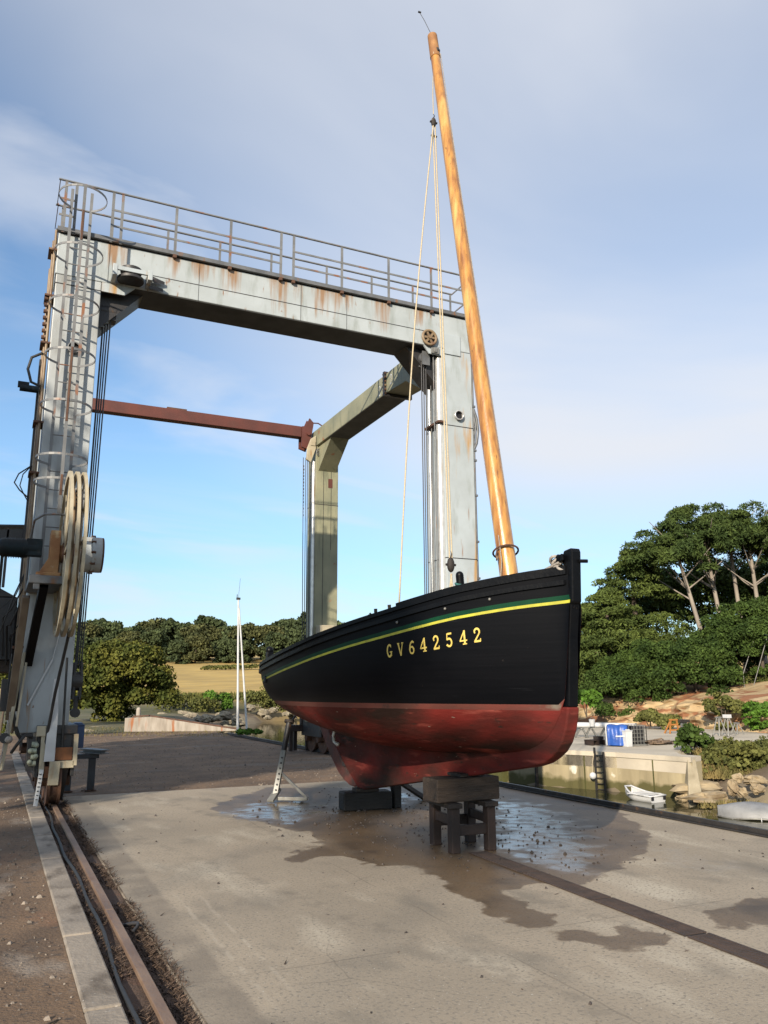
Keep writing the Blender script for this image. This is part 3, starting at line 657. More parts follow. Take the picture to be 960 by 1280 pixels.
hp.build('mast_hoop', M_rust, mast)
tb = MB(); c, r = onmast(541,58); c2, r2 = onmast(543,72); tb.tube([c2, mt1+ax*.012], [r2+.006, .064], 18); tb.build('masthead_band', mat('dry mast head', (.33,.17,.06), (.22,.10,.035), 8, .7), mast)
c, r = onmast(543.5,63); vd = (Vector((0,0,1.6))-c); vd.z = 0; side = vd.normalized().cross(Vector((0,0,1)))*-1
sh = MB(); sh.cyl(c+side*-.02*-1+vd.normalized()*.035+Vector((.03,0,0)), c+vd.normalized()*.075+Vector((.03,0,0)), .030, n=12); sh.build('sheave_slot', M_black2, mast)
ab = MB(); ab.tube([mt1, mt1+Vector((-.10,.02,.22)), mt1+Vector((-.17,.03,.34))], .004, 5); ab.box(mt1.x-.19,mt1.x-.15,mt1.y+.02,mt1.y+.04,mt1.z+.335,mt1.z+.350); ab.build('wind_pennant_wire', M_dark, mast)
rg = MB()
blk = at(542,153,X=4.50); topk = at(541,118,X=4.52)
rg.tube([mt1-ax*.35+Vector((-.05,-.05,0)), topk, blk+Vector((0,0,.12))], .006, 6)
e1 = at(498.5,764,Y=7.36); n_ = 16
rg.tube([blk+(e1-blk)*t+Vector((-.05,-.03,0))*math.sin(math.pi*t)*1.6 for t in np.linspace(0,1,n_)], .0085, 6)
b2 = at(563.5,706,X=4.52)
for dx in (-.012,.020): rg.tube([blk+Vector((dx,0,-.05))+(b2-blk)*t for t in np.linspace(0,.985,8)], .0085, 6)
rg.tube([b2+Vector((0,0,-.10)), b2+Vector((.01,0,-.22)), at(566,742,X=4.5)], .011, 6); rg.tube([b2+Vector((0.01,0,-.10)), b2+Vector((-.015,0,-.24)), at(563,745,X=4.5)], .009, 6)
rg.build('halyard_ropes', M_rope, mast)
ln = MB(); c, r = onmast(543.5,66); s2 = Vector((.05,-.045,0)); cb, rb2 = onmast(640,722)
cm_ = c+(cb-c)*.5; ln.tube([c+s2*1.1, c+(cb-c)*.25+s2*1.12, cm_+s2*1.25, cb+s2*1.3], .005, 5); ln.tube([onmast(628,672)[0]+Vector((-.1,-.06,0)), onmast(634,704)[0]+Vector((-.11,-.07,0)), onmast(637,724)[0]+Vector((-.14,-.05,-.02))], .005, 5); ln.build('running_line', M_greyrope, mast)
for c, s_ in ((blk, 1.0), (b2, 1.25)):
    k = MB(); k.ball(c, .048*s_, 8, squash=(.75,.62,1.45)); k.cyl(c+Vector((-.05*s_,0,0)), c+Vector((.05*s_,0,0)), .014, n=8); k.tube([c+Vector((0,0,.06*s_)), c+Vector((.014,0,.10*s_)), c+Vector((0,0,.13*s_)), c+Vector((-.014,0,.10*s_)), c+Vector((0,0,.06*s_))], .007, 6)
    k.build('pulley_block', M_timber, mast)
c = at(542,170,X=4.5); k = MB(); k.cyl(c+Vector((-.035,0,0)), c+Vector((.045,0,.0)), .014, n=8); k.build('shackle', M_dark, mast)
# registration letters painted on the bow
def arc(cx, cy, rx, ry, a0, a1, n=14): return [(cx+rx*math.cos(R(a0+(a1-a0)*i/n)), cy+ry*math.sin(R(a0+(a1-a0)*i/n))) for i in range(n+1)]
GL = {'G': [(arc(.34,.5,.27,.43,48,318), .15), ([(.54,.10),(.58,.42)], .15), ([(.38,.40),(.70,.40)], .09), ([(.56,.72),(.56,.93)], .07)],
 'V': [([(.10,.93),(.35,.04)], .16), ([(.60,.93),(.36,.04)], .10), ([(-.02,.94),(.24,.94)], .08), ([(.48,.94),(.72,.94)], .08)],
 '6': [(arc(.36,.30,.22,.24,0,360,20), .13), (arc(.56,.34,.42,.58,92,184,10), .14), ([(.52,.90),(.62,.80)], .14)],
 '4': [([(.46,.97),(.02,.30)], .10), ([(-.02,.28),(.68,.28)], .10), ([(.46,.99),(.46,.06)], .16), ([(.26,.04),(.64,.04)], .08)],
 '2': [(arc(.34,.70,.23,.24,168,-28), .14), ([(.54,.58),(.12,.10)], .12), ([(.05,.07),(.64,.07)], .14), ([(.62,.04),(.64,.24)], .09), ([(.10,.66),(.18,.72)], .14)],
 '5': [([(.16,.93),(.60,.93)], .13), ([(.16,.96),(.13,.50)], .10), (arc(.33,.32,.24,.27,130,-150), .14), ([(.08,.20),(.14,.12)], .15)]}
def ribbon(pl, w):
    q = []
    for i, (x, y) in enumerate(pl):
        a = pl[max(0, i-1)]; c = pl[min(len(pl)-1, i+1)]; dx, dy = c[0]-a[0], c[1]-a[1]; l = math.hypot(dx, dy) or 1
        q.append(((x-dy/l*w/2, y+dx/l*w/2), (x+dy/l*w/2, y-dx/l*w/2)))
    return q
tx = MB(); k = 0
centers = [488.5,502.8,517,532.7,547.3,563.4,580.5,597.4]
YC = [1.61,1.48,1.36,1.235,1.11,.985,.86,.745]; ZB = [1.888,1.898,1.912,1.930,1.948,1.966,1.982,2.0]
for ch, pc, yc, zb in zip('GV642542', centers, YC, ZB):
    fy = (pc-483)/(606-483)
    Ht = .130; Wd = .096*(1-.06*fy)
    for pl, w in GL[ch]:
        if len(pl) == 2:
            (ax_, ay_), (bx_, by_) = pl; pl = [(ax_+(bx_-ax_)*i/4, ay_+(by_-ay_)*i/4) for i in range(5)]
        vs = []
        for pair in ribbon(pl, w):
            for (u, v) in pair:
                y = yc-(u-.35)*Wd; z = zb+v*Ht+(u-.35)*Wd*.13
                vs.append(bl(-half(y, z)-.0035-.0004*k, y, z))
        tx.add(vs, [(2*i, 2*i+1, 2*i+3, 2*i+2) for i in range(len(vs)//2-1)]); k = (k+1) % 4
tag(tx.build('registration_lettering', mat('cream yellow lettering', (.60,.46,.11), (.48,.36,.08), 20, .5), BOAT), 'yellow GV 642542 lettering')

# ------------------------------------------------------------------ what holds the boat up
t = thing('keel_trestle', 'dark timber trestle on four square posts under the boat\'s bow', 'trestle', (4.5,7.65,0))
TX = {(-1,-1):(4.255,7.42), (1,-1):(4.66,7.40), (-1,1):(4.31,7.90), (1,1):(4.72,7.88)}
for (x, y) in TX.values(): MB().box(x-.048,x+.048,y-.048,y+.048,0,.425).build('leg', M_brown, t, bevel=.008)
cr = MB(); a = TX
cr.beam((*a[(-1,-1)],.21), (*a[(1,-1)],.21), .05, .10); cr.beam((*a[(-1,1)],.235), (*a[(1,1)],.235), .05, .10)
cr.each('front_rail', M_brown, t, bevel=.006)
cr = MB(); cr.beam((*a[(-1,-1)],.30), (*a[(-1,1)],.30), .05, .09); cr.beam((*a[(1,-1)],.30), (*a[(1,1)],.30), .05, .09); cr.each('side_rail', M_brown, t, bevel=.006)
for s_ in (-1, 1): MB().beam(Vector((*a[(s_,-1)],.449))-Vector((.02,.09,0)), Vector((*a[(s_,1)],.449))+Vector((-.02,.09,0)), .15, .046).build('cap_board', M_timber, t, bevel=.006)
t = thing('timber_baulk', 'thick weathered timber baulk lying on top of the trestle under the bow', 'timber block', (4.45,7.55,.475))
cx = MB(); cx.beam((4.06,7.545,.592), (4.80,7.56,.592), .30, .226); cx.build('block', M_timber2, t, bevel=.012)
cx = MB(); cx.beam((4.35,7.56,.7255), (4.64,7.57,.7255), .26, .030); cx.build('wedge', M_timber, t, bevel=.004)
t = thing('keel_block', 'black tarred timber block on the wet ground under the heel of the keel', 'timber block', (4.7,10.6,0))
cx = MB(); cx.beam((4.35,10.60,.118), (5.02,10.50,.118), .30, .235); cx.build('block', M_tyre, t, bevel=.02)
cx = MB(); cx.beam((4.50,10.50,.262), (4.82,10.48,.262), .18, .05); cx.build('wedge', M_timber, t, bevel=.005)
t = thing('support_post', 'short dark post with slanting brace wedged behind the black keel block', 'support post', (5.2,10.8,0))
cx = MB(); cx.box(5.06,5.17,10.42,10.54,0,.30); cx.build('post', M_tyre, t, bevel=.01)
cx = MB(); cx.beam((5.2,10.6,.34), (5.82,10.95,.02), .07, .06); cx.beam((5.5,11.3,.0), (5.42,11.6,.95), .06, .06); cx.build('brace', M_dark, t, bevel=.006)
def prop(name, label, foot, head, base, mid):
    t = thing(name, label, 'boat prop', foot); F, H, Bp = Vector(foot), Vector(head), Vector(base)
    d = H-F; p1 = F+d*.08; p2 = F+d*.62
    cx = MB(); cx.beam(p1, p2, .085, .075, up=(1,-.5,0)); ch = cx.build('channel', M_alu, t, bevel=.006)
    cx = MB(); up = Vector((-.55,-.83,.0)); 
    for i in range(7): c = p1+(p2-p1)*(.12+.12*i)+Vector((-.02,-.043,0)); cx.cyl(c, c+Vector((-.006,-.009,.002)), .014, n=8)
    cx.each('peg_hole', M_black2, ch)
    MB().cyl(F+d*.55, H-d.normalized()*.03, .043, n=12).build('inner_tube', M_dark, t)
    cx = MB(); cx.cyl(H-d.normalized()*.04, H, .075, n=12); cx.build('head_pad', M_timber, t)
    cx = MB(); cx.beam(F+Vector((-.09,-.10,.025)), F+d*.12+Vector((.05,.05,.03)), .10, .04); cx.build('foot', M_alu, t, bevel=.006)
    cx = MB(); cx.beam(F+Vector((.05,0,.045)), Bp+Vector((0,0,.045)), .06, .05); cx.build('base_bar', M_alu, t, bevel=.006)
    cx = MB(); cx.beam(Bp+Vector((0,0,.05)), F+d*.36, .035, .035); cx.build('brace', M_alu, t, bevel=.004)
prop('boat_prop', 'tall grey perforated prop with a triangular foot leaning against the boat\'s stern', (3.80,11.80,0), (4.08,12.0,1.13), (4.22,11.55,0), 0)

# ------------------------------------------------------------------ the boat hoist
H = thing('boat_hoist', 'tall grey and olive steel gantry boat hoist on rails straddling the boat', 'boat hoist', (4.2,16.6,0))
F = 12.9
def lbl(o, s): o['label'] = s; return o
def leg(x0, x1, y0, y1, z0, z1, m, seams=()):
    o = MB().box(x0,x1,y0,y1,z0,z1).build('leg', m, H, bevel=.012)
    if seams:
        c = MB()
        for z in seams: c.box(x0-.006,x1+.006,y0-.006,y1+.006,z-.007,z+.007)
        c.each('weld_seam', M_dark, o)
    return o
LFL = lbl(leg(.34,1.03,F,13.6,1.0,8.085, M_white, (7.93,)), 'front left leg carrying the caged ladder')
LFR = lbl(leg(7.37,8.03,F,13.6,.9,8.085, M_beamw, (6.53,3.95)), 'front right leg rising behind the boat')
LRR = lbl(leg(7.38,8.03,19.9,20.5,.75,8.04, M_olive, (6.42,)), 'olive rear leg')
lbl(leg(.34,1.03,19.9,20.5,.75,8.6, M_white), 'rear left leg')
c = MB(); c.box(7.60,7.61,19.894,19.9,3.2,7.6); c.box(7.82,7.83,19.894,19.9,5.2,7.5); c.each('panel_joint', M_dark, LRR)
c = MB(); c.box(7.74,7.86,19.893,19.899,6.9,7.15); c.build('paint_patch', M_red, LRR)
c = MB(); c.box(7.42,7.98,19.55,19.895,2.2,3.18); lbl(c.build('junction_box', M_cream, H, bevel=.02), 'cream box at the foot of the rear leg')
for o_, x, z in ((LFR, 7.69, 6.74), (LFL, .69, 6.86)):
    c = MB(); q0 = c.ringpts((x,F-.06,z), (0,1,0), .088, 20); c.tube(q0, .012, 6, closed=True); c.add([p for p in q0]+[p+Vector((0,.065,0)) for p in q0], [(i,(i+1)%20,20+(i+1)%20,20+i) for i in range(20)], 0, True); pt = c.build('port_collar', M_chrome if o_ is LFR else M_grey, o_)
    c = MB(); c.cyl((x,F-.010,z), (x,F-.004,z), .085, n=20); c.build('port_opening', M_black2, o_)
def rust_runs(m, feet):
    N_ = m.node_tree.nodes; L_ = m.node_tree.links; B_ = N_['Principled BSDF']; col = B_.inputs['Base Color'].links[0].from_socket
    tc_ = N_.new('ShaderNodeTexCoord'); sp_ = N_.new('ShaderNodeSeparateXYZ'); L_.new(tc_.outputs['Object'], sp_.inputs[0])
    def op(o, a, b=None, c=None):
        q = N_.new('ShaderNodeMath'); q.operation = o
        for i, v in enumerate((a, b, c)):
            if v is None: continue
            if isinstance(v, (int, float)): q.inputs[i].default_value = v
            else: L_.new(v, q.inputs[i])
        return q.outputs[0]
    mp = N_.new('ShaderNodeMapping'); mp.inputs['Scale'].default_value = (14,6,1.1); L_.new(tc_.outputs['Object'], mp.inputs[0])
    n_ = N_.new('ShaderNodeTexNoise'); n_.inputs['Scale'].default_value = 1; n_.inputs['Detail'].default_value = 6; L_.new(mp.outputs[0], n_.inputs['Vector'])
    tot = None
    for x, w, dep in feet:
        g = op('MAXIMUM', op('SUBTRACT', 1, op('DIVIDE', op('ABSOLUTE', op('SUBTRACT', sp_.outputs[0], x-4.2)), w)), 0)
        zf = op('MAXIMUM', op('SUBTRACT', 1, op('DIVIDE', op('SUBTRACT', 8.8, sp_.outputs[2]), dep)), 0)
        v = op('MULTIPLY', op('POWER', g, .6), op('POWER', zf, .5)); tot = v if tot is None else op('MAXIMUM', tot, v)
    r_ = N_.new('ShaderNodeMapRange'); L_.new(op('ADD', op('MULTIPLY', tot, .42), op('MULTIPLY', n_.outputs['Fac'], .75)), r_.inputs['Value']); r_.inputs['From Min'].default_value = .56; r_.inputs['From Max'].default_value = .76
    k_ = op('MULTIPLY', r_.outputs[0], op('MINIMUM', op('MULTIPLY', tot, 4), .85))
    x_ = N_.new('ShaderNodeMix'); x_.data_type = 'RGBA'; L_.new(k_, x_.inputs[0]); L_.new(col, x_.inputs[6]); x_.inputs[7].default_value = (.24,.125,.045,1); L_.new(x_.outputs[2], B_.inputs['Base Color'])
    return m
M_bridge = rust_runs(mat('bridge beam paint', (.375,.415,.435), (.31,.345,.355), 1.6, .45, bump=.08, bsc=8, layers=[((.22,.245,.23), 3, (2,2,.5), .54, .8), ((.20,.10,.045), 9, (1.3,1,.5), .66, .74)]), [(2.2,.22,.5),(2.62,.35,.45),(3.12,.3,.6),(4.08,.34,.85),(4.35,.2,.6),(4.95,.4,.7),(5.3,.25,.5),(6.1,.3,.7),(6.9,.3,.4),(1.2,.3,.5)])
BEAM = MB().box(.325,8.045,F-.004,13.604,8.09,8.80).build('bridge_beam', M_bridge, H, bevel=.012)
c = MB(); c.box(1.45,7.0,F-.010,F-.004,8.375,8.385)
for x in (1.12,2.6,4.45,5.35): c.box(x-.003,x+.003,F-.008,F-.004,8.09,8.79)
c.each('weld_seam', M_dark, BEAM)
MB().box(7.40,7.78,F-.024,F-.004,7.98,8.40).build('cover_plate', M_beamw, BEAM, bevel=.006)
MB().box(1.05,7.36,F+.012,13.592,8.078,8.0885).build('soffit_shade', M_undershade, BEAM)  # thin added sheet that paints the shade under the bridge beam
c = MB()
for xa, xb in ((1.04,1.72),(7.365,6.66)): c.prism([(xa,13.08,8.086),(xb,13.08,8.086),(xa,13.08,7.35)], (0,.515,0))
c.each('haunch', M_dark, BEAM)  # dark steel colour here stands in for shade in the beam corners
c = MB(); c.box(1.035,1.40,F-.003,F+.03,7.93,8.088); c.prism([(1.40,F-.003,7.93),(1.56,F-.003,8.088),(1.40,F-.003,8.088)], (0,.03,0)); c.box(7.08,7.365,F-.003,F+.03,7.93,8.088); c.prism([(7.08,F-.003,7.93),(6.96,F-.003,8.088),(7.08,F-.003,8.088)], (0,.03,0)); c.each('corner_plate', M_beamw, BEAM)
# side beam with bolted flange
SB = MB().box(7.38,7.98,15.54,20.5,8.045,8.50).build('side_beam', M_olive, H, bevel=.012)
MB().box(7.39,7.97,15.56,19.0,8.035,8.0445).build('soffit_shade', M_undershade, SB)  # same painted shade, as a sheet below the side beam
c = MB(); c.prism([(7.38,13.61,8.50),(7.38,15.46,8.50),(7.38,15.46,8.045),(7.38,14.5,7.98),(7.38,13.61,7.45)], (.60,0,0)); c.build('haunch_section', M_olive, SB, bevel=.01)
c = MB(); c.box(7.33,8.03,15.462,15.498,7.98,8.55); c.box(7.33,8.03,15.502,15.538,7.98,8.55); fl = c.build('flange', M_dark, SB)
c = MB()
for i in range(6): c.cyl((7.350,15.43,8.03+i*.095), (7.350,15.57,8.03+i*.095), .020, n=6)
c.each('bolt', M_rust, fl)
c = MB(); c.prism([(7.45,18.95,8.043),(7.45,19.898,8.043),(7.45,19.898,7.35)][::-1], (.5,0,0)); c.each('haunch', M_olive, SB)
g = MB()
for cy, cz in ((15.20,8.28),(15.80,8.20)):
    for pl, w in GL['2']:
        if len(pl) == 2: pl = [pl[0], pl[1]]
        vs = [(7.376, cy-(u-.35)*.20, cz+(v-.5)*.24) for pr_ in ribbon(pl, w*.7) for (u, v) in pr_]
        g.add(vs, [(2*i,2*i+1,2*i+3,2*i+2) for i in range(len(vs)//2-1)])
g.build('chalk_number', M_whitep, SB)
CB = lbl(MB().box(1.032,7.02,20.08,20.34,8.30,8.60).build('cross_beam', M_red, H, bevel=.012), 'red oxide beam across the back')
c = MB(); c.box(3.4,3.9,20.1,20.3,8.601,8.64); c.build('splice_plate', M_rust, CB)
c = MB(); c.prism([(7.02,20.06,8.02),(7.22,20.06,7.96),(7.30,20.06,8.35),(7.36,20.06,8.74),(7.24,20.06,8.86),(7.14,20.06,8.62),(7.02,20.06,8.60)][::-1], (0,.06,0)); c.prism([(7.02,20.28,8.02),(7.22,20.28,7.96),(7.30,20.28,8.35),(7.36,20.28,8.74),(7.24,20.28,8.86),(7.14,20.28,8.62),(7.02,20.28,8.60)][::-1], (0,.06,0)); c.cyl((7.2,20.0,8.40),(7.2,20.4,8.40), .05); c.tube([(7.3,20.1,8.74),(7.5,20.1,8.76),(7.62,20.1,8.70)], .018); c.build('sheave_bracket', M_red, CB)
# hanging sheaves
def wheel(c, ax, r, w, name, par, spokes=6, m=M_cream):
    c = Vector(c); ax = Vector(ax).normalized(); b = MB(); q = b.ringpts(c, ax, r, 28)
    b.tube(q, w, 8, closed=True); b.cyl(c-ax*w*1.3, c+ax*w*1.3, r*.22, n=12)
    for i in range(spokes): b.beam(c, q[int(i*28/spokes)], w*1.5, w*.9, up=ax)
    return b.build(name, m, par)
w1 = wheel((7.07,F-.055,8.235), (0,1,0), .145, .028, 'sheave', BEAM, 6, M_tan)
c = MB(); c.cyl((7.07,F-.03,8.235),(7.07,F-.006,8.235), .13, n=24); c.build('sheave_back', M_black2, BEAM)
c = MB(); c.box(7.12,7.30,F-.03,F-.006,7.94,8.07); c.box(7.17,7.24,F-.05,F-.03,7.96,8.05); c.build('bracket', M_alu, BEAM, bevel=.006)
c = MB(); c.cyl((7.06,13.02,7.88),(7.06,13.10,7.88), .12, n=18); c.box(6.98,7.14,12.98,13.0,7.72,8.0); c.box(6.98,7.14,13.12,13.14,7.72,8.0); c.build('lower_sheave', M_grey, BEAM)
# the wheel lying in its bracket at the left end
SBk = MB(); SBk.box(1.16,1.23,F-.34,F-.005,8.10,8.29); SBk.box(1.71,1.78,F-.34,F-.005,8.12,8.29); SBk.box(1.232,1.708,F-.33,F-.29,8.20,8.27); bk = SBk.build('sheave_mount', M_beamw, BEAM, bevel=.006)
c = MB(); c.cyl((1.46,F-.15,8.12),(1.46,F-.15,8.165), .21, n=26); c.cyl((1.46,F-.15,8.165),(1.46,F-.15,8.27), .11, n=20); c.cyl((1.46,F-.15,8.27),(1.46,F-.15,8.33), .17, n=24); c.build('flat_sheave', M_dark, BEAM)
c = MB(); c.prism([(1.79,F-.12,8.21),(2.02,F-.06,8.23),(1.79,F-.05,8.30)], (0,0,.05)); c.prism([(1.76,F-.12,8.08),(2.00,F-.05,8.10),(1.76,F-.04,8.17)], (0,0,.05)); c.each('guard_fin', M_dark, BEAM)
wheel((7.47,19.84,7.85), (0,1,0), .10, .016, 'sheave', LRR, 5, M_grey)
c = MB(); c.prism([(7.10,19.86,7.62),(7.22,19.86,7.55),(7.36,19.86,7.95),(7.36,19.86,8.32),(7.22,19.86,8.22),(7.12,19.86,7.95)][::-1], (0,.08,0)); c.box(7.2,7.34,19.84,19.95,8.02,8.14); c.build('sheave_bracket', M_cream, LRR, bevel=.008)
# walkway and railings
DK = MB().box(.30,8.06,F-.07,F+.03,8.815,8.885); DK.box(.30,8.06,13.55,13.66,8.815,8.885); DK.box(.32,8.04,F+.03,13.55,8.83,8.85)
walk = DK.build('walkway', M_grey, H)
c = MB()
for i in range(150): c.box(.34+i*.0514,.346+i*.0514,F+.032,13.548,8.851,8.868)
c.build('grating', M_railing, walk)
RZ = 9.725
g = MB(); g.tube([(.26,F-.05,RZ),(8.06,F-.05,RZ)], .019, 8)
for x in (.38,.54,1.12,1.27,2.16,3.11,4.04,4.28,5.23,6.20,7.13,8.02): g.beam((x,F-.05,8.80),(x,F-.05,RZ-.01), .045, .016, up=(0,1,0))
for xa, xb in ((.30,.56),(1.10,4.06),(4.26,8.02)):
    for z in (9.39,9.10): g.beam((xa,F-.055,z),(xb,F-.055,z), .012, .035)
g.build('front_railing', M_railing, walk)
g = MB(); g.tube([(.26,13.64,RZ),(8.06,13.64,RZ)], .019, 8)
for x in (.38,1.2,2.16,3.11,4.1,5.23,6.20,7.13,8.02): g.beam((x,13.64,8.80),(x,13.64,RZ-.01), .04, .016, up=(0,1,0))
for z in (9.28,): g.beam((.30,13.645,z),(8.06,13.645,z), .012, .03)
for z in (9.28, RZ): 
    g.beam((.28,F-.05,z),(.28,13.64,z), .012, .03); g.beam((8.06,F-.05,z),(8.06,13.64,z), .012, .03)
g.build('rear_railing', M_railing, walk)
c = MB()
for x in (2.16,3.11,4.04,4.28,5.23,6.20,7.13): c.box(x-.03,x+.03,F-.075,F-.02,8.765,8.82)
c.each('post_foot', M_rust, walk)
# caged ladder
LD = MB(); LY = F-.13
for x in (.475,.775): LD.beam((x,LY,3.05),(x,LY,9.55), .014, .045, up=(1,0,0))
z = 3.10
while z < 9.0: LD.cyl((.475,LY,z),(.775,LY,z), .0095, n=6); z += .285
for z in (3.6,5.3,7.0,8.6):
    for x in (.475,.775): LD.beam((x,LY,z),(x,F,z), .012, .03)
lad = LD.build('ladder', M_railing, H)
cg = MB()
for z in (9.22,8.24,7.37,6.53,5.73,4.91,4.55):
    pts_ = [(.475,LY,z)]+[(.625+.36*math.cos(a), LY-.34+.36*math.sin(a), z) for a in np.linspace(R(132), R(408), 22)]+[(.775,LY,z)]
    for p, q in zip(pts_[:-1], pts_[1:]): cg.beam(p, q, .008, .034)
cg.beam((.625,LY-.70,4.02),(.625,LY-.70,9.24), .045, .008, up=(0,1,0))
cg.tube([(.30,LY+.03,3.0),(.30,LY-.1,3.75),(.33,LY-.35,3.98),(.45,LY-.62,4.02),(.625,LY-.70,4.02),(.8,LY-.62,4.02),(.93,LY-.35,3.98),(.96,LY-.1,3.75)], .018, 6)
cg.build('safety_cage', M_railing, lad)
c = MB(); c.beam((.625,LY-.708,5.4),(.625,LY-.708,6.55), .030, .008, up=(0,1,0)); c.beam((.625,LY-.708,4.3),(.625,LY-.708,4.6), .03, .008, up=(0,1,0)); c.beam((.625,LY-.708,8.3),(.625,LY-.708,8.8), .03, .008, up=(0,1,0)); c.each('rust_streak', M_rust, lad)
# pipes and hoses down the outer side of the left leg
c = MB()
for dx, y, r, z0, z1 in ((.05,12.93,.022,1.0,8.85),(.075,13.02,.02,1.2,8.7),(.07,13.12,.028,2.5,7.2),(.09,13.22,.02,1.0,8.3)):
    c.tube([(.34-dx,y,z0),(.34-dx,y,(z0+z1)/2),(.34-dx,y,z1)], r, 8)
c.each('conduit', M_tan, LFL)
c = MB()
for z in (2.2,3.6,4.8,5.6,6.9,7.7,8.5): c.box(.20,.345,12.90,13.26,z-.015,z+.015)
c.each('pipe_clamp', M_rust, LFL)
c = MB(); c.box(.215,.27,13.15,13.4,3.2,6.7); c.build('cable_tray', M_dark, LFL)
c = MB(); 
for i in range(7): c.cyl((.205,12.97,7.0+i*.11),(.255,12.97,7.0+i*.11), .035, n=8)
c.each('terminal_box', M_rust, LFL)
c = MB(); c.tube([(.25,13.0,6.75),(.10,13.0,6.65),(.06,13.0,6.45),(.12,13.0,6.25),(.25,13.0,6.2)], .022, 7); c.tube([(.24,13.1,4.95),(.07,13.1,4.80),(.02,13.1,4.66),(.10,13.1,4.55),(.22,13.1,4.45)], .011, 6); c.tube([(.24,13.1,4.95),(.13,13.1,4.80),(.10,13.1,4.62),(.16,13.1,4.5),(.22,13.1,4.4)], .009, 6); c.each('loop_hose', M_hose, LFL)
c = MB(); c.cyl((-.03,12.98,6.13),(.24,12.98,6.13), .055, n=12); c.box(-.06,.10,12.94,13.02,6.14,6.22); c.build('floodlight', M_motor, LFL)
# cable reel with gear drive
RC = Vector((.83,11.75,3.42))
reel = MB().cyl((.69,RC.y,RC.z),(1.0,RC.y,RC.z), .14, n=16).build('cable_reel', M_rust, H)
for x in (.70,.79,.88):
    RL = MB(); n_ = 64; rows = []
    for i in range(n_+1):
        a = 2*math.pi*i/n_; rows.append([Vector((x+u, RC.y+r_*math.cos(a), RC.z+r_*math.sin(a))) for u, r_ in ((-.02,1.05),(.02,1.05),(.02,1.13),(-.02,1.13),(-.02,1.05))])
    RL.grid(rows, smooth=False).build('rim', M_cream, reel)
sp_ = MB()
for x in (.715,.865):
    for i in range(12):
        a = 2*math.pi*i/12; sp_.beam((x,RC.y+.12*math.cos(a),RC.z+.12*math.sin(a)), (x,RC.y+1.07*math.cos(a),RC.z+1.07*math.sin(a)), .016, .055, up=(0,-math.sin(a),math.cos(a)))
sp_.each('spoke', M_cream, reel)
c = MB(); 
for r_ in (.62,.68,.74,.80,.86,.92):
    for x in (.745,.835): c.tube(c.ringpts((x,RC.y,RC.z), (1,0,0), r_, 32), .024, 5, closed=True)
c.build('wound_cable', M_tan, reel)
c = MB(); c.cyl((.93,RC.y,RC.z),(1.19,RC.y,RC.z), .245, n=26); c.cyl((1.06,RC.y,RC.z),(1.09,RC.y,RC.z), .258, n=26); gc = c.build('gear_cover', M_white, reel)
c = MB(); c.cyl((1.19,RC.y,RC.z),(1.215,RC.y,RC.z), .242, n=26); c.build('cover_end', M_rust, gc)
c = MB()
for i in range(10): a = i*.628; c.cyl((1.045,RC.y+.255*math.cos(a),RC.z+.255*math.sin(a)),(1.105,RC.y+.255*math.cos(a),RC.z+.255*math.sin(a)), .017, n=6)
c.each('cover_bolt', M_rust, gc)
c = MB(); c.prism([(.42,RC.y-.05,3.14),(.66,RC.y-.05,3.14),(.66,RC.y-.05,3.72),(.53,RC.y-.05,3.72),(.53,RC.y-.05,3.35)], (0,.30,0)); c.box(.38,.69,RC.y-.09,RC.y+.30,3.09,3.14); c.cyl((.62,RC.y+.1,3.42),(.74,RC.y+.1,3.42), .12, n=14)
gbx = c.build('gearbox', mat('rusted gearbox', (.36,.20,.085), (.24,.11,.045), 5, .75, bump=.3, layers=[((.45,.36,.22), 6, (1,1,1), .58, .7)]), H, bevel=.01)
c = MB(); c.cyl((-.06,RC.y+.12,3.47),(.26,RC.y+.12,3.47), .125, n=18); c.ball((-.06,RC.y+.12,3.47), .122, 8, squash=(.5,1,1)); c.cyl((.26,RC.y+.12,3.47),(.40,RC.y+.12,3.47), .10, n=16); c.box(.24,.44,RC.y+.03,RC.y+.21,3.37,3.60)
for i in range(9): c.cyl((-.03+i*.03,RC.y+.12,3.47),(-.02+i*.03,RC.y+.12,3.47), .138, n=18)
c.build('motor', M_motor, gbx, bevel=.006)
c = MB(); c.box(.30,.75,RC.y-.12,F-.01,2.98,3.09); c.box(.36,.44,RC.y-.10,RC.y-.04,2.90,3.1); plat = c.build('reel_bracket', M_grey, H, bevel=.01)
c = MB(); c.beam((.50,RC.y+.05,3.0),(.42,F-.06,1.98), .17, .11, up=(1,0,0)); lbl(c.build('brace', M_black, H, bevel=.01), 'black slanting brace under the reel')
c = MB(); c.beam((.30,RC.y+.35,2.85),(.235,F-.02,1.2), .10, .10, up=(1,0,0)); lbl(c.build('brace', mat('brown stained beam', (.17,.13,.09), (.11,.08,.055), 4, .6), H, bevel=.01), 'brown stained brace')
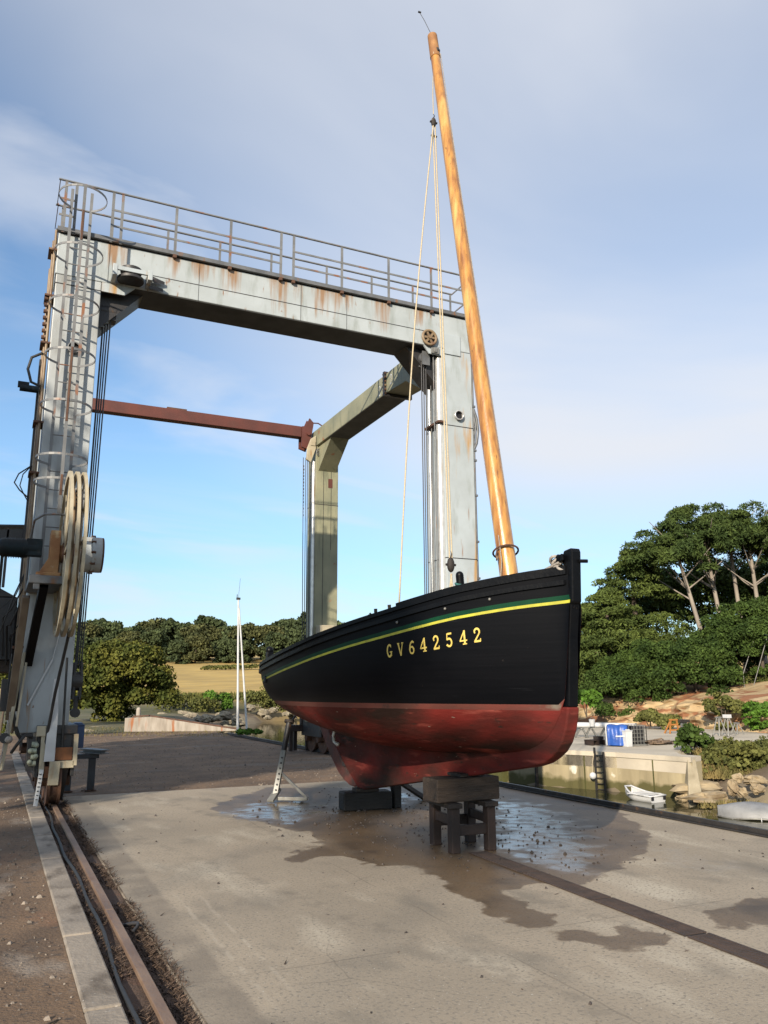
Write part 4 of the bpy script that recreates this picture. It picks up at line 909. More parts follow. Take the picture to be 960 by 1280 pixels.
# engine housing on the outer side
c = MB(); c.box(-.95,.22,13.35,14.9,2.02,2.95); c.prism([(-.95,13.35,2.95),(.22,13.35,2.95),(-.10,13.35,3.12),(-.95,13.35,3.12)], (0,1.55,0)); eh = c.build('engine_housing', M_dark, H, bevel=.02)
c = MB(); c.beam((-.9,14.1,3.98),(.30,14.1,4.06), 1.5, .035, up=(0,0,1)); c.box(-.02,.02,13.36,13.40,3.1,4.0); c.box(-.08,-.03,14.78,14.84,3.1,4.0); c.prism([(-.3,13.36,3.72),(.28,13.36,3.75),(.28,13.36,4.02),(-.05,13.36,3.98),(-.3,13.36,3.95)], (0,.02,0)); c.build('engine_canopy', M_dark, H, bevel=.006)
c = MB(); c.box(.16,.345,13.40,13.56,2.1,2.8); c.box(-.6,.40,13.57,13.63,2.0,2.12); c.build('housing_bracket', M_dark, H)
c = MB(); c.box(-.9,.20,13.4,14.85,1.86,2.015); c.build('drip_tray', M_timber2, eh)
c = MB()
for i in range(5):
    x0_, z0_ = .30-.02*(i % 3), 3.3-.22*(i % 4); x1_, z1_ = .02+.06*(i % 4), 2.2-.12*(i % 5)
    c.tube([(x0_,12.95+.06*(i % 3),z0_),(x0_-.12-.03*(i % 2),12.98,z0_-.35),(x1_-.04,13.1,z1_+.55),(x1_,13.3,z1_)], .008+.004*(i % 3), 6)
for i in range(3): c.tube([(.26-.03*i,12.85,2.1),(.22-.02*i,12.80,1.6),(.34,12.75,1.1-.05*i),(.42,12.8,.9)], .013, 6)
c.each('hydraulic_hose', M_hose, H)
c = MB(); c.beam((.36,12.80,2.12),(.19,12.76,.52), .075, .05, up=(1,0,0)); c.beam((.40,12.78,2.1),(.335,12.74,1.10), .11, .03, up=(1,0,0)); c.each('guard_bar', M_cream, H, bevel=.006)
c = MB(); c.beam((.46,F-.03,1.38),(.74,F-.03,2.02), .024, .024, up=(0,1,0)); c.tube([(.74,F-.03,2.02),(.80,F-.03,2.35),(.80,F-.03,2.9)], .008, 6); c.build('grease_line', M_whitep, H)
c = MB(); c.tube([(.88,11.9,2.42),(.79,12.5,1.55),(.72,12.7,.78)], .022, 7); c.tube([(.93,12.72,2.05),(.95,12.7,.75)], .018, 6); c.each('supply_cable', M_hose, H)
c = MB(); c.prism([(.72,12.62,.62),(.86,12.62,.62),(.86,12.62,1.28),(.83,12.62,1.75),(.775,12.62,1.75),(.74,12.62,1.2)][::-1], (0,.03,0)); c.build('cable_guide', M_whitep, H, bevel=.004)
c = MB(); c.box(.10,.345,12.95,13.5,1.3,1.75); c.build('valve_block', M_dark, H, bevel=.01)
# bogies
def bogie(cx_, ya, yb_, name_lbl):
    c = MB(); c.box(cx_-.28,cx_+.26,ya,yb_,.98,1.10); c.box(cx_-.27,cx_-.22,ya+.02,yb_-.02,.40,.98); c.box(cx_+.20,cx_+.25,ya+.02,yb_-.02,.40,.98); c.box(cx_-.22,cx_+.20,ya+.04,ya+.08,.62,.98)
    b = lbl(c.build('bogie', M_dark, H, bevel=.008), name_lbl)
    for y in (ya+.28, yb_-.28):
        w = MB(); w.cyl((cx_-.05,y,.345),(cx_+.05,y,.345), .325, n=30); w.cyl((cx_-.09,y,.345),(cx_-.05,y,.345), .355, n=30); w.cyl((cx_+.05,y,.345),(cx_+.09,y,.345), .355, n=30); w.cyl((cx_-.24,y,.345),(cx_+.22,y,.345), .09, n=14); w.build('wheel', M_rust, b)
    return b
b1 = bogie(.885, 12.72, 14.0, 'rusty and cream wheel bogie under the front left leg')
c = MB(); c.box(.665,.735,12.66,12.70,.46,1.10); c.box(1.10,1.16,12.66,12.70,.55,.98); c.box(.60,.72,12.64,12.70,.96,1.10); c.box(.87,1.12,12.66,12.705,.52,.62); c.beam((.87,12.64,.62),(.86,12.64,.30), .14, .04, up=(0,1,0)); c.each('buffer_plate', M_cream, b1, bevel=.006)
c = MB(); c.box(.86,1.09,12.668,12.71,.63,.80); c.box(.74,.86,12.66,12.71,.40,.55); c.each('rusty_plate', mat('orange rust', (.22,.085,.03), (.12,.05,.022), 6, .8), b1)
c = MB(); c.beam((.70,12.60,.52),(.655,12.58,.045), .055, .012, up=(0,1,0)); b_ = c.build('gauge_strip', M_whitep, b1)
c = MB()
for i in range(7): z_ = .46-i*.055; c.box(.672+(.46-z_)*-.06,.705+(.46-z_)*-.09,12.566,12.571,z_-.006,z_+.006)
c.build('gauge_mark', M_black2, b_)
c = MB(); c.beam((1.02,12.75,.55),(.98,12.95,.10), .09, .07, up=(0,1,0)); c.box(.50,.60,12.70,12.85,.5,.95); c.each('rail_sweep', M_dark, b1)
c = MB(); 
for i in range(4): c.cyl((.53+.02*(i%2),12.66,.60+.085*i),(.62,12.66,.60+.085*i), .037, n=10); c.ball((.54+.07*(i%2),12.63,.62+.075*i), .036, 6)
c.build('valve_bank', mat('pale green valve', (.30,.34,.26), (.2,.22,.17), 9, .5), b1)
c = MB(); c.box(1.12,1.30,13.36,13.62,.74,1.06); c.prism([(1.11,13.35,1.06),(1.31,13.35,1.06),(1.26,13.35,1.11),(1.16,13.35,1.11)], (0,.28,0)); c.build('control_box', M_blue, H, bevel=.01)
c = MB(); c.tube([(.22,12.7,1.15),(.20,12.68,.95),(.17,12.68,.55),(.12,12.66,.12),(.10,12.66,.05)], .010, 6); c.ball((.245,12.7,.93), .06, 7); c.tube([(.24,12.7,1.3),(.235,12.7,1.0)], .008, 5); c.build('tag_line', M_greyrope, H)
c = MB(); c.cyl((.20,12.72,.95),(.20,12.66,.95), .07, n=14); c.tube([(.55,12.7,.95),(.45,12.62,.98),(.36,12.62,.86),(.30,12.7,.75)], .022, 7); c.build('hose_coupling', M_hose, H)
bogie(7.70, 12.72, 14.0, 'wheel bogie under the front right leg')
b3 = bogie(7.70, 19.5, 20.9, 'dark wheel bogie under the rear leg')
c = MB()
for x, y in ((7.15,20.9),(7.32,21.05),(7.62,20.95)): c.box(x-.045,x+.045,y-.045,y+.045,0,.50)
c.box(7.02,7.75,20.78,20.98,.50,.66); c.beam((7.1,20.85,.66),(7.3,20.85,.98), .05, .05); c.box(7.4,7.6,20.8,20.95,.66,.85); c.each('outrigger', M_brown, b3, bevel=.006)
bogie(.885, 19.5, 20.9, 'wheel bogie under the rear left leg')
# hoist cables and hook blocks
def falls(pts2, z0, z1, r=.011):
    c = MB()
    for (x, y, x2, y2) in pts2: c.tube([(x,y,z1),(x2,y2,z0)], r, 6)
    return c.each('hoist_cable', M_cable, H)
falls([(1.12,13.2,1.085,13.2),(1.16,13.18,1.11,13.18),(1.20,13.22,1.14,13.22),(1.235,13.15,1.165,13.15),(1.135,13.3,1.10,13.3)], 1.9, 7.75, .012)
c = MB(); c.box(1.06,1.10,13.08,13.3,1.45,2.0); c.box(1.155,1.19,13.08,13.3,1.45,2.0); c.cyl((1.05,13.19,1.72),(1.20,13.19,1.72), .14, n=18); c.box(1.10,1.16,13.14,13.24,1.2,1.5); c.cyl((1.13,13.12,1.26),(1.13,13.26,1.26), .07, n=12); c.build('hook_block', M_dark, H, bevel=.008)
c = MB(); c.box(1.06,1.32,13.12,13.3,7.55,7.95); c.cyl((1.07,13.2,7.72),(1.31,13.2,7.72), .13, n=16); c.build('upper_block', M_dark, H, bevel=.008)
falls([(6.99,13.05,6.985,13.05),(7.045,13.06,7.02,13.06),(7.10,13.07,7.055,13.07)], .9, 7.85, .010)
c = MB(); c.box(6.93,7.11,12.98,13.12,.55,.95); c.build('hook_block', M_dark, H, bevel=.008)
c = MB(); c.tube([(7.21,12.97,7.95),(7.22,12.98,1)], .010, 6); c.tube([(7.27,13.02,7.95),(7.275,13.02,1)], .008, 6); c.tube([(7.30,13.25,7.9),(7.30,13.25,1)], .008, 6); c.each('hoist_cable', M_grey, H)
c = MB(); c.cyl((7.352,13.02,1),(7.352,13.02,7.93), .075, n=16); c.cyl((7.355,13.42,1),(7.355,13.42,7.9), .045, n=12); c.each('guide_tube', M_chrome, LFR)
c = MB(); c.box(7.255,7.40,12.885,13.48,6.56,6.60); c.build('pipe_strap', M_rust, LFR)
c = MB(); c.tube([(8.07,12.95,7.9),(8.07,12.95,1)], .022, 7); c.tube([(8.10,13.1,8.7),(8.10,13.1,7.0)], .018, 6); c.tube([(8.08,12.95,6.95),(8.15,12.95,6.75),(8.17,12.95,6.5),(8.13,12.95,6.25),(8.08,12.95,6.15)], .028, 8); c.tube([(8.08,12.95,6.9),(8.12,12.95,6.6),(8.08,12.95,6.3)], .018, 7)
for z in (7.0,6.1,5.9,5.2,4.3,3.6): c.box(8.03,8.11,12.92,12.99,z-.02,z+.02)
c.each('conduit', M_grey, LFR)
falls([(7.05,20.0,7.12,20.0),(7.12,20.0,7.17,20.0),(7.18,20.02,7.22,20.02),(7.24,20.0,7.27,20.0),(7.30,20.05,7.31,20.05)], 1.1, 7.7, .010)
c = MB(); c.cyl((7.345,19.97,2.2),(7.345,19.97,7.6), .055, n=14); c.each('guide_tube', M_chrome, LRR)
ch = MB()
for i in range(16): ch.ball((7.06+.006*(i%2),19.98,7.45-i*.09), .022, 4, squash=(.7,.7,1.5))
ch.build('chain', M_dark, LRR)

# steel bench beside the hoist leg
t = thing('steel_bench', 'small dark blue steel bench on two posts right of the hoist wheels', 'bench', (1.4,14.5,0))
for x in (1.20,1.56):
    lg = MB().box(x-.055,x+.055,14.44,14.55,.015,.50).build('leg', M_steelblue, t, bevel=.006); MB().box(x-.085,x+.085,14.41,14.58,0,.016).build('foot_plate', M_rust, lg)
MB().box(1.10,1.66,14.43,14.57,.50,.575).build('top_beam', M_steelblue, t, bevel=.006)
t2 = thing('steel_beam', 'short dark steel beam lying slantwise across the end of the bench', 'steel beam', (1.62,14.5,.58))
c = MB(); c.beam((1.44,14.75,.640),(1.72,14.18,.640), .15, .018); c.beam((1.44,14.75,.588),(1.72,14.18,.588), .15, .018); c.beam((1.44,14.75,.614),(1.72,14.18,.614), .018, .036); c.build('flanged_bar', M_grey, t2, bevel=.003)

# ------------------------------------------------------------------ trees and plants
def crown(clumps, n, size, flat=.0, jit=.9, aspect=1.0, droop=0):
    V = []; Fc = []
    for (cx_, cy_, cz_, rx, ry, rz) in clumps:
        k = int(n*rng.uniform(.75,1.25)); d = rng.normal(size=(k,3)); d /= np.linalg.norm(d, axis=1)[:,None]
        d[:,2] = np.where(d[:,2] < -.35, -d[:,2], d[:,2])
        rad = rng.uniform(.62,1.06,size=(k,1)); P = d*rad*np.array([rx,ry,rz])+np.array([cx_,cy_,cz_])
        nrm = d+rng.normal(size=(k,3))*jit; nrm[:,2] += flat; nrm /= np.linalg.norm(nrm, axis=1)[:,None]
        a = np.cross(nrm, rng.normal(size=(k,3))); a /= np.linalg.norm(a, axis=1)[:,None]; b = np.cross(nrm, a)
        s = size*rng.uniform(.6,1.35,size=(k,1)); a = a*s*.5*aspect; b = b*s*.5
        o = len(V)*1
        base_ = sum(len(v) for v in V)
        V.append(np.stack([P-a-b*.4, P-b, P+a-b*.3, P+a*.55+b, P-a*.5+b*.9], 1).reshape(-1,3))
        Fc += [tuple(base_+5*i+j for j in range(5)) for i in range(k)]
    V = np.concatenate(V)
    m_ = MB(); m_.v = [Vector(v) for v in V]; m_.f = [list(f) for f in Fc]; m_.m = [0]*len(Fc); m_.s = [False]*len(Fc)
    return m_
def blob_clumps(c, R_, n, r, hz=1.0, shell=.55):
    out = []
    for _ in range(n):
        d = rng.normal(size=3); d /= np.linalg.norm(d); d[2] = abs(d[2])*1.0 if rng.random() < .75 else d[2]
        k = rng.uniform(shell,1)**.6
        q = r*rng.uniform(.65,1.25); out.append((c[0]+d[0]*R_[0]*k, c[1]+d[1]*R_[1]*k, c[2]+d[2]*R_[2]*k, q, q, q*.8*hz))
    return out
def limb(b, pts_, r0_, r1_):
    n = len(pts_); b.tube(pts_, [r0_+(r1_-r0_)*i/(n-1) for i in range(n)], 8)
def tree(name, label, cat, loc, clumps, nl, size, mleaf, mbark, limbs, group=None, **kw):
    t = thing(name, label, cat, loc, 0, group); o = Vector(loc)
    b = MB()
    for pts_, a, c in limbs: limb(b, [o+Vector(p) for p in pts_], a, c)
    b.build('trunk', mbark, t)
    m_ = crown([(x+o.x, y+o.y, z+o.z, a, c, d) for x, y, z, a, c, d in clumps], nl, size, **kw); m_.build('crown', mleaf, t)
    return t
# oak on the river bank
P = at(150,903,z=-.02); P = Vector((6.2,46.5,-.1))
cl = blob_clumps((0,0,1.9), (2.6,2.3,2.2), 90, .66)+blob_clumps((.9,-.5,.9), (2.2,1.5,1.2), 44, .55)+blob_clumps((-1.5,-.3,.8), (1.6,1.3,1.0), 34, .55)
tree('oak_tree', 'broad bushy oak with yellowish green leaves on the bank left of the dry field', 'tree', P, cl, 260, .125, M_oak, M_bark, [([(0,0,0),(.1,0,.8),(.05,.1,2.2)], .22, .10), ([(.05,0,.8),(.8,-.2,1.6),(1.5,-.3,2.2)], .12, .04), ([(.05,0,.7),(-.8,.1,1.5),(-1.5,.1,2.0)], .12, .04), ([(0,0,1.2),(.3,.6,2.4),(.4,.8,3.3)], .1, .03)])
# shrubs left of the oak, seen behind the hoist leg
P = Vector((2.3,40,-.15)); tree('bush', 'yellow green bush behind the hoist\'s left leg', 'bush', P, blob_clumps((0,0,1.1), (1.6,1.2,1.4), 34, .45), 90, .15, M_oak, M_bark, [([(0,0,0),(.05,0,.8),(.1,.1,1.5)], .07, .03), ([(0,0,0),(.5,.1,.7),(.8,.1,1.3)], .05, .02)])
P = Vector((.3,30,-.05)); tree('bush', 'tall yellow bush at the left edge beyond the engine housing', 'bush', P, blob_clumps((0,0,1.2), (1.0,.9,1.3), 26, .35), 90, .12, M_oak, M_bark, [([(0,0,0),(.05,0,.8),(.1,.1,1.5)], .06, .03), ([(0,0,0),(-.4,.1,.9),(-.5,.1,1.5)], .04, .02)])
for lab, (px_, py_, D_), rx, rz, mm2, sz, nl in (
    ('bright green round bush on the shore below the dry field', (266,903,62), 1.45, 1.75, M_bright, .16, 110),
    ('low brownish scrub bush between the oak and the round green bush', (228,900,60), 2.4, 1.6, M_scrub, .14, 90),
    ('dull olive scrub bush right of the two pale masts', (326,889,68), 2.2, 1.7, M_scrub, .15, 90),
    ('sunlit yellow green shrub on the far bank next to the boat\'s stern', (352,884,68), 2.2, 1.9, M_scrub, .15, 100),
    ('leafy shrub on the far bank hidden partly by the black stern', (388,882,70), 2.2, 1.8, M_bright, .15, 90)):
    q = at(px_, py_, d=D_); q.z = max(q.z-.3, -.6)
    tree('bush', lab, 'bush', q, blob_clumps((0,0,rz*.42), (rx,rx*.8,rz*.6), 26, rx*.28), nl, sz, mm2, M_bark, [([(0,0,0),(.1,0,rz*.4),(.15,.1,rz*.7)], .06, .02), ([(0,0,0),(-.4,0,rz*.35),(-.6,.1,rz*.6)], .05, .02)])
# wooded ridge beyond the field: one set of trees, each an object
def ridge_proto(mleaf, seed, tall):
    global rng
    keep = rng; rng = np.random.default_rng(seed)
    t = tree('ridge_tree', 'rounded dark green tree of the wooded ridge beyond the dry field', 'tree', Vector((0,0,0)), blob_clumps((0,0,tall*.55), (3.1,3.1,tall*.45), 34, 1.25)+blob_clumps((0,0,tall*.22), (3.2,3.0,tall*.2), 14, 1.1), 110, .42, mleaf, M_bark, [([(0,0,-1),(.1,0,2),(.2,.1,tall*.6)], .3, .12)], group='trees of the wooded ridge')
    rng = keep; return t
protos = [ridge_proto(M_ridge, 1, 7.6), ridge_proto(M_ridge2, 2, 7.0), ridge_proto(M_ridge, 3, 8.2), ridge_proto(M_ridge, 4, 6.4)]
def gz(x, y):                                        # ground height of the terrain at a place
    i = min(range(len(xs)), key=lambda k: abs(xs[k]-x)); j = min(range(len(ys)), key=lambda k: abs(ys[k]-y)); return vz[j*nx+i]
first = [True]*4; k = 0
for row, (D_, step, n_) in enumerate(((133, 30, 18), (141, 26, 21), (152, 27, 22))):
    for i in range(n_):
        px_ = -20+i*step+rng.uniform(-9,9)
        q = at(px_, 800, d=D_+rng.uniform(-3,3)); q.z = gz(q.x, q.y)-.4
        j = int(rng.integers(0,4)); s_ = rng.uniform(.80,1.06)*(.97 if row else .78)
        if row == 0 and rng.random() < .25: s_ *= .7
        if first[j]: o = protos[j]; first[j] = False; o.location = q; o.rotation_euler = (0,0,rng.uniform(0,6)); o.scale = (s_,s_,s_)
        else: dup(protos[j], q, rng.uniform(0,6), scale=s_)
sp = []
for _ in range(2600):
    q = at(rng.uniform(205,400), 860, d=rng.uniform(119,123) if rng.random() < .0 else rng.uniform(67,73)); 
    sp.append((q.x, q.y, gz(q.x,q.y), 1))
struct(blades(sp, .10, .32, .12, .6).build('field_edge_grass', M_scrub), 'stuff')
q0 = at(262,844,d=118); cl = []
for i in range(16): q = at(258+4.2*i, 846, d=112); cl.append((q.x, q.y, gz(q.x,q.y)+.2, .8, .8, .35))
struct(crown(cl, 90, .22).build('low_scrub', M_scrub), 'stuff')

# pines and evergreens on the right bank
def umbrella(loc, h, lean, crown_r, label, seed, extra=()):
    lx, ly = lean; r = np.random.default_rng(seed)
    cl = []
    for _ in range(50):
        a = r.uniform(0,6.28); k = math.sqrt(r.uniform(0,1)); x, y = lx+crown_r*k*math.cos(a), ly+crown_r*k*math.sin(a)
        z = h-.35-1.9*k*k-1.7*r.uniform(0,1)**1.6*(1.1-k*.5); q = r.uniform(.40,.72); cl.append((x, y, z, q, q, q*.62))
    for (x, y, z, q) in extra: cl.append((x, y, z, q, q, q*.6))
    tp = Vector((lx*.8, ly*.8, h-1.2)); L_ = [([(0,0,-.5),(lx*.25,ly*.2,h*.3),(lx*.55,ly*.5,h*.6),tp], .135, .06)]
    for i in range(9):
        f = r.uniform(.45,.80); p = Vector((lx*f*.9, ly*f*.85, h*f)); a = r.uniform(0,6.28)
        L_.append(([p, p+Vector((math.cos(a)*.7, math.sin(a)*.7, .5)), p+Vector((math.cos(a)*1.7, math.sin(a)*1.7, h*.16))], .045, .014))
    return tree('pine_tree', label, 'tree', loc, cl, 300, .21, M_pine, M_trunk, L_, group='umbrella pines on the right bank', aspect=.24, jit=1.6)
def place(px_, D_): q = at(px_, 870, d=D_); q.z = gz(q.x, q.y)-.1; return q
q = place(893, 40); umbrella(q, 7.9, (-1.6,.7), 1.9, 'umbrella pine at the left of the grove with a pale trunk leaning left', 21, [(-3.3,1.2,6.3,.6),(-2.9,1.0,5.7,.55),(-3.6,1.2,5.6,.5),(-2.2,.8,5.5,.5)])
q = place(915, 41); umbrella(q, 8.6, (-1.0,.3), 2.0, 'umbrella pine with a mossy pale trunk leaning left, second in the grove', 22)
q = place(938, 41.5); umbrella(q, 8.8, (-.45,.2), 2.0, 'tall umbrella pine in the middle of the grove with a nearly upright trunk', 23)
q = place(962, 40.5); umbrella(q, 8.5, (-.4,.1), 2.1, 'umbrella pine at the right edge with an upright grey trunk', 24)
q = place(1010, 41); umbrella(q, 8.7, (.3,.1), 2.3, 'umbrella pine just outside the right edge of the grove', 25)
# dead bare branches below the crown
def conifer(loc, h, r_, label, seed, m_=M_cyp):
    r = np.random.default_rng(seed); cl = []
    for i in range(150):
        f = r.uniform(.02,1)**.85; rad = r_*(1-f**2.8)*.95+.12; a = r.uniform(0,6.28); k = rad*r.uniform(.55,1.05); q = .34+.34*(1-f)
        cl.append((k*math.cos(a), k*math.sin(a), .3+h*f*.97, q*1.2, q*1.2, q*.62))
    return tree('cypress_tree', label, 'tree', loc, cl, 230, .17, m_, M_bark, [([(0,0,-.4),(.05,0,h*.5),(0,0,h*.95)], .25, .04)], flat=.4, aspect=.30, jit=1.0)
q = place(765, 40); conifer(q, 5.5, 2.5, 'light green layered cypress rising right behind the boat\'s stem', 31)
q = place(800, 42); conifer(q, 6.6, 2.6, 'taller light green cypress left of the umbrella pines', 32)
q = place(738, 41); conifer(q, 4.5, 2.3, 'low light green cypress hugging the boat\'s stem', 33)
q = place(695, 44); conifer(q, 3.4, 2.0, 'cypress hidden behind the bow of the black boat', 34)
for px_, D_, rx, hh, lab in ((818,36.5,1.9,3.3,'dark evergreen tree above the rock face right of the cypresses'), (868,35.5,2.1,3.6,'dense dark evergreen below the leaning pine trunks'), (915,36,1.9,3.5,'dark evergreen in front of the middle pines'), (955,35.5,1.9,3.7,'dark evergreen bush at the right edge under the pines'), (775,36.3,1.5,2.9,'smaller evergreen on the slope above the long white spar'), (1005,36,2.0,4.4,'evergreen bush past the right edge under the pines')):
    q = place(px_, D_); tree('evergreen_tree', lab, 'tree', q, blob_clumps((0,0,hh*.5), (rx,rx*.85,hh*.5), 64, .46), 420, .10, M_ever, M_bark, [([(0,0,-.3),(.1,0,hh*.4),(.1,0,hh*.8)], .13, .05)], flat=.2, jit=1.6, aspect=.6)
for px_, D_, rx, hh, lab in ((838,46,2.2,5.6,'tall dark evergreen standing behind the left pine trunk'), (885,46.5,2.6,6.2,'tall dark evergreen filling the gap behind the mossy pine trunk'), (935,46,2.5,6.3,'tall dark evergreen behind the upright pine trunks'), (985,46,2.6,6.2,'tall dark evergreen behind the pines past the right edge')):
    q = place(px_, D_); tree('evergreen_tree', lab, 'tree', q, blob_clumps((0,0,hh*.52), (rx,rx*.85,hh*.5), 64, .62), 220, .16, M_pine, M_bark, [([(0,0,-.3),(.1,0,hh*.4),(.1,0,hh*.8)], .15, .05)], aspect=.6)
# rock face behind the quay
def rockface():
    pl = ROCKLINE[:-1]; S_ = []
    for a, b in zip(pl[:-1], pl[1:]):
        n = int(math.hypot(b[0]-a[0], b[1]-a[1])/.28)
        for i in range(n): S_.append((a[0]+(b[0]-a[0])*i/n, a[1]+(b[1]-a[1])*i/n))
    S_ = [((S_[max(0,i-6)][0]+p[0]+S_[min(len(S_)-1,i+6)][0])/3, (S_[max(0,i-6)][1]+p[1]+S_[min(len(S_)-1,i+6)][1])/3) for i, p in enumerate(S_)]
    rows = []
    for i, (x, y) in enumerate(S_):
        a = S_[max(0,i-2)]; c = S_[min(len(S_)-1,i+2)]; dx, dy = c[0]-a[0], c[1]-a[1]; l = math.hypot(dx, dy); nx_, ny_ = dy/l, -dx/l
        if nx_ < 0: nx_, ny_ = -nx_, -ny_
        hgt = 1.05+.35*nval(x, y, .25, 3)
        row = []
        for j in range(19):
            f = j/18; z = -.1+f*(hgt+.1) if j < 13 else hgt+(j-12)*.13
            f2 = min(1, j/12); back = .35*f2+(.0 if j < 13 else (j-12)*.62)
            z = -.1+f2*(hgt+.1)+(0 if j < 13 else (j-12)*.10)
            step = .20*math.floor(f2*4+1.2*nval(x, y, .6, 7))
            nz_ = .42*noise.noise(Vector((x*.9, y*.9, z*2.6)))+.24*noise.noise(Vector((x*2.6, y*2.6, z*6)))+.10*noise.noise(Vector((x*7, y*7, z*9)))
            back += step*.8+nz_
            row.append((x+nx_*back, y+ny_*back, z+.10*noise.noise(Vector((x*2,y*2,z*3+9)))))
        rows.append(row)
    struct(MB().grid(rows, smooth=False).build('rock_bank', M_rock))
rockface()
cl = []
while len(cl) < 120:
    px_ = rng.uniform(725,1010); q = at(px_, 870, d=rng.uniform(32.5,37)); kk = sdf([(q.x,q.y)], rockpoly)[0]
    if kk < 1.6: continue
    s_ = rng.uniform(.18,.42); cl.append((q.x, q.y, gz(q.x,q.y)+.05, s_*1.4, s_*1.4, s_))
struct(crown(cl, 110, .10).build('slope_undergrowth', M_scrub), 'stuff')
sp = []
for _ in range(5000):
    q = at(rng.uniform(715,1010), 870, d=rng.uniform(31.5,36.5)); kk = sdf([(q.x,q.y)], rockpoly)[0]
    if kk > .9 and nval(q.x*.7, q.y*.7, 4) > -.2: sp.append((q.x, q.y, max(gz(q.x,q.y), 0)-.02, 1))
struct(blades(sp, .06, .22, .035, .8).build('slope_dry_grass', M_drygr), 'stuff')
def rock(name, label, c, r, m_, seed, squash=(1,1,.7), group=None, parent=None):
    r_ = random.Random(seed); rows = []; n = 9; off = Vector((seed*3.1, seed*1.7, 0))
    for i in range(n+1):
        t = math.pi*i/n; row = []
        for j in range(2*n+1):
            a = math.pi*(j % (2*n))/n; d = Vector((math.sin(t)*math.cos(a), math.sin(t)*math.sin(a), math.cos(t)))
            k = r*(1+.55*noise.noise(d*1.6+off)+.30*noise.noise(d*3.7+off)); row.append(Vector(c)+Vector((d.x*k*squash[0], d.y*k*squash[1], d.z*k*squash[2])))
        rows.append(row)
    o = MB().grid(rows, smooth=False).build(name, m_); return tag(o, label, 'rock', group)
def bank(px_, py_, z): return at(px_, py_, z=z)
for i, (px_, py_, z, r_, sq, lab) in enumerate(((916,984,-.52,.13,(1,.8,1.15),'tall buff boulder leaning in the right bank above the water'), (928,990,-.60,.11,(.9,1,.8),'smaller buff boulder tucked against the tall leaning one'), (947,986,-.55,.13,(1.2,.9,.75),'rounded pale boulder on the bank at the right edge'), (922,973,-.40,.12,(1.1,.9,.8),'small pale boulder at the foot of the bank weeds'), (872,984,-.66,.46,(1.5,.7,.30),'long flat brown ledge beside the end of the quay wall'), (890,998,-.80,.45,(1.5,.7,.26),'dark wet undercut ledge at the waterline'), (858,997,-.86,.22,(1.1,1,.5),'low dark rock at the foot of the sloping wall end'), (945,975,-.42,.20,(1.5,.9,.5),'reddish brown flat rock under the weeds at the right edge'))):
    rock('bank_rock', lab, bank(px_, py_, z), r_, M_boulder, 40+i, sq)
# stones along the far shore
far = []
for i in range(46):
    px_ = 205+i*4.4+rng.uniform(-3,3); D_ = rng.uniform(62.5,67.5) if px_ > 300 else rng.uniform(52,60); q = at(px_, 897, d=D_); q.z = rng.uniform(-.75,.25) if px_ > 300 else rng.uniform(-.6,-.1)
    far.append((q, rng.uniform(.20,.48)))
pr3 = [rock('shore_rock', 'angular pale rock among those lining the far shore', (0,0,0), 1, M_farrock, 60+i, (1.25,.9,.6), 'rocks along the far shore') for i in range(3)]
for i, (q, r_) in enumerate(far):
    if i < 3: o = pr3[i]; o.location = q; o.scale = (r_,)*3
    else: dup(pr3[i % 3], q, rng.uniform(0,6), scale=r_)
# weeds on the right bank
sp = []
for _ in range(6500):
    px_ = rng.uniform(868,1000); py_ = rng.uniform(930,972) if rng.random() < .86 else rng.uniform(993,1008)
    zz_ = -.02-.5*max(0,(py_-940)/32) if py_ < 980 else -.80
    if nval(px_*.06, py_*.12, 1) < -.35: continue
    q = at(px_, py_, z=zz_); sp.append((q.x, q.y, q.z-.05, 1 if py_ < 980 else .45))
struct(blades(sp, .06, .22, .030, .7).build('bank_weeds', M_drygr), 'stuff')
cl = []
for _ in range(46):
    px_ = rng.uniform(878,1000); py_ = rng.uniform(934,966); q = at(px_, py_, z=-.02-.5*max(0,(py_-940)/32)); s_ = rng.uniform(.14,.30); cl.append((q.x, q.y, q.z+.05, s_*1.2, s_*1.2, s_))
struct(crown(cl, 110, .075).build('bank_ground_cover', M_scrub), 'stuff')
for lab, (px_, py_, z), rx, hh, m2 in (('upright dark green shrub at the corner of the quay wall', (871,956,-.35), .45, .95, M_ever), ('leafy olive weed bush on the bank at the right edge', (942,958,-.30), .55, .48, M_scrub)):
    q = at(px_, py_, z=z); tree('bush', lab, 'bush', q, blob_clumps((0,0,hh*.45), (rx,rx*.8,hh*.55), 24, .16), 60, .085, m2, M_bark, [([(0,0,-.1),(.03,0,hh*.5),(.05,0,hh*.9)], .025, .01), ([(0,0,-.1),(-.15,0,hh*.4),(-.2,0,hh*.8)], .02, .01)])
for lab, px_, py_, D_, rx, hh, m2 in (('dull green bush standing against the rock face behind the folding trestles', 908, 912, 30.5, .75, 1.25, M_scrub), ('bright green bush at the right edge before the rock face', 951, 914, 29.5, .65, 1.0, M_bright), ('small grey green bush against the rocks behind the black cage', 813, 911, 32, .62, .62, M_scrub), ('green bush on the rocks beside the boat\'s stem', 733, 893, 33, .7, .9, M_bright), ('low bush behind the orange frame', 838, 913, 31.5, .35, .45, M_scrub)):
    q = at(px_, py_, d=D_); q.z = max(0, q.z)
    tree('bush', lab, 'bush', q, blob_clumps((0,0,hh*.48), (rx,rx*.8,hh*.5), 24, .22), 90, .095, m2, M_bark, [([(0,0,-.1),(.03,0,hh*.5),(.05,0,hh*.9)], .03, .01), ([(0,0,-.1),(-.15,0,hh*.4),(-.2,0,hh*.8)], .02, .01)])

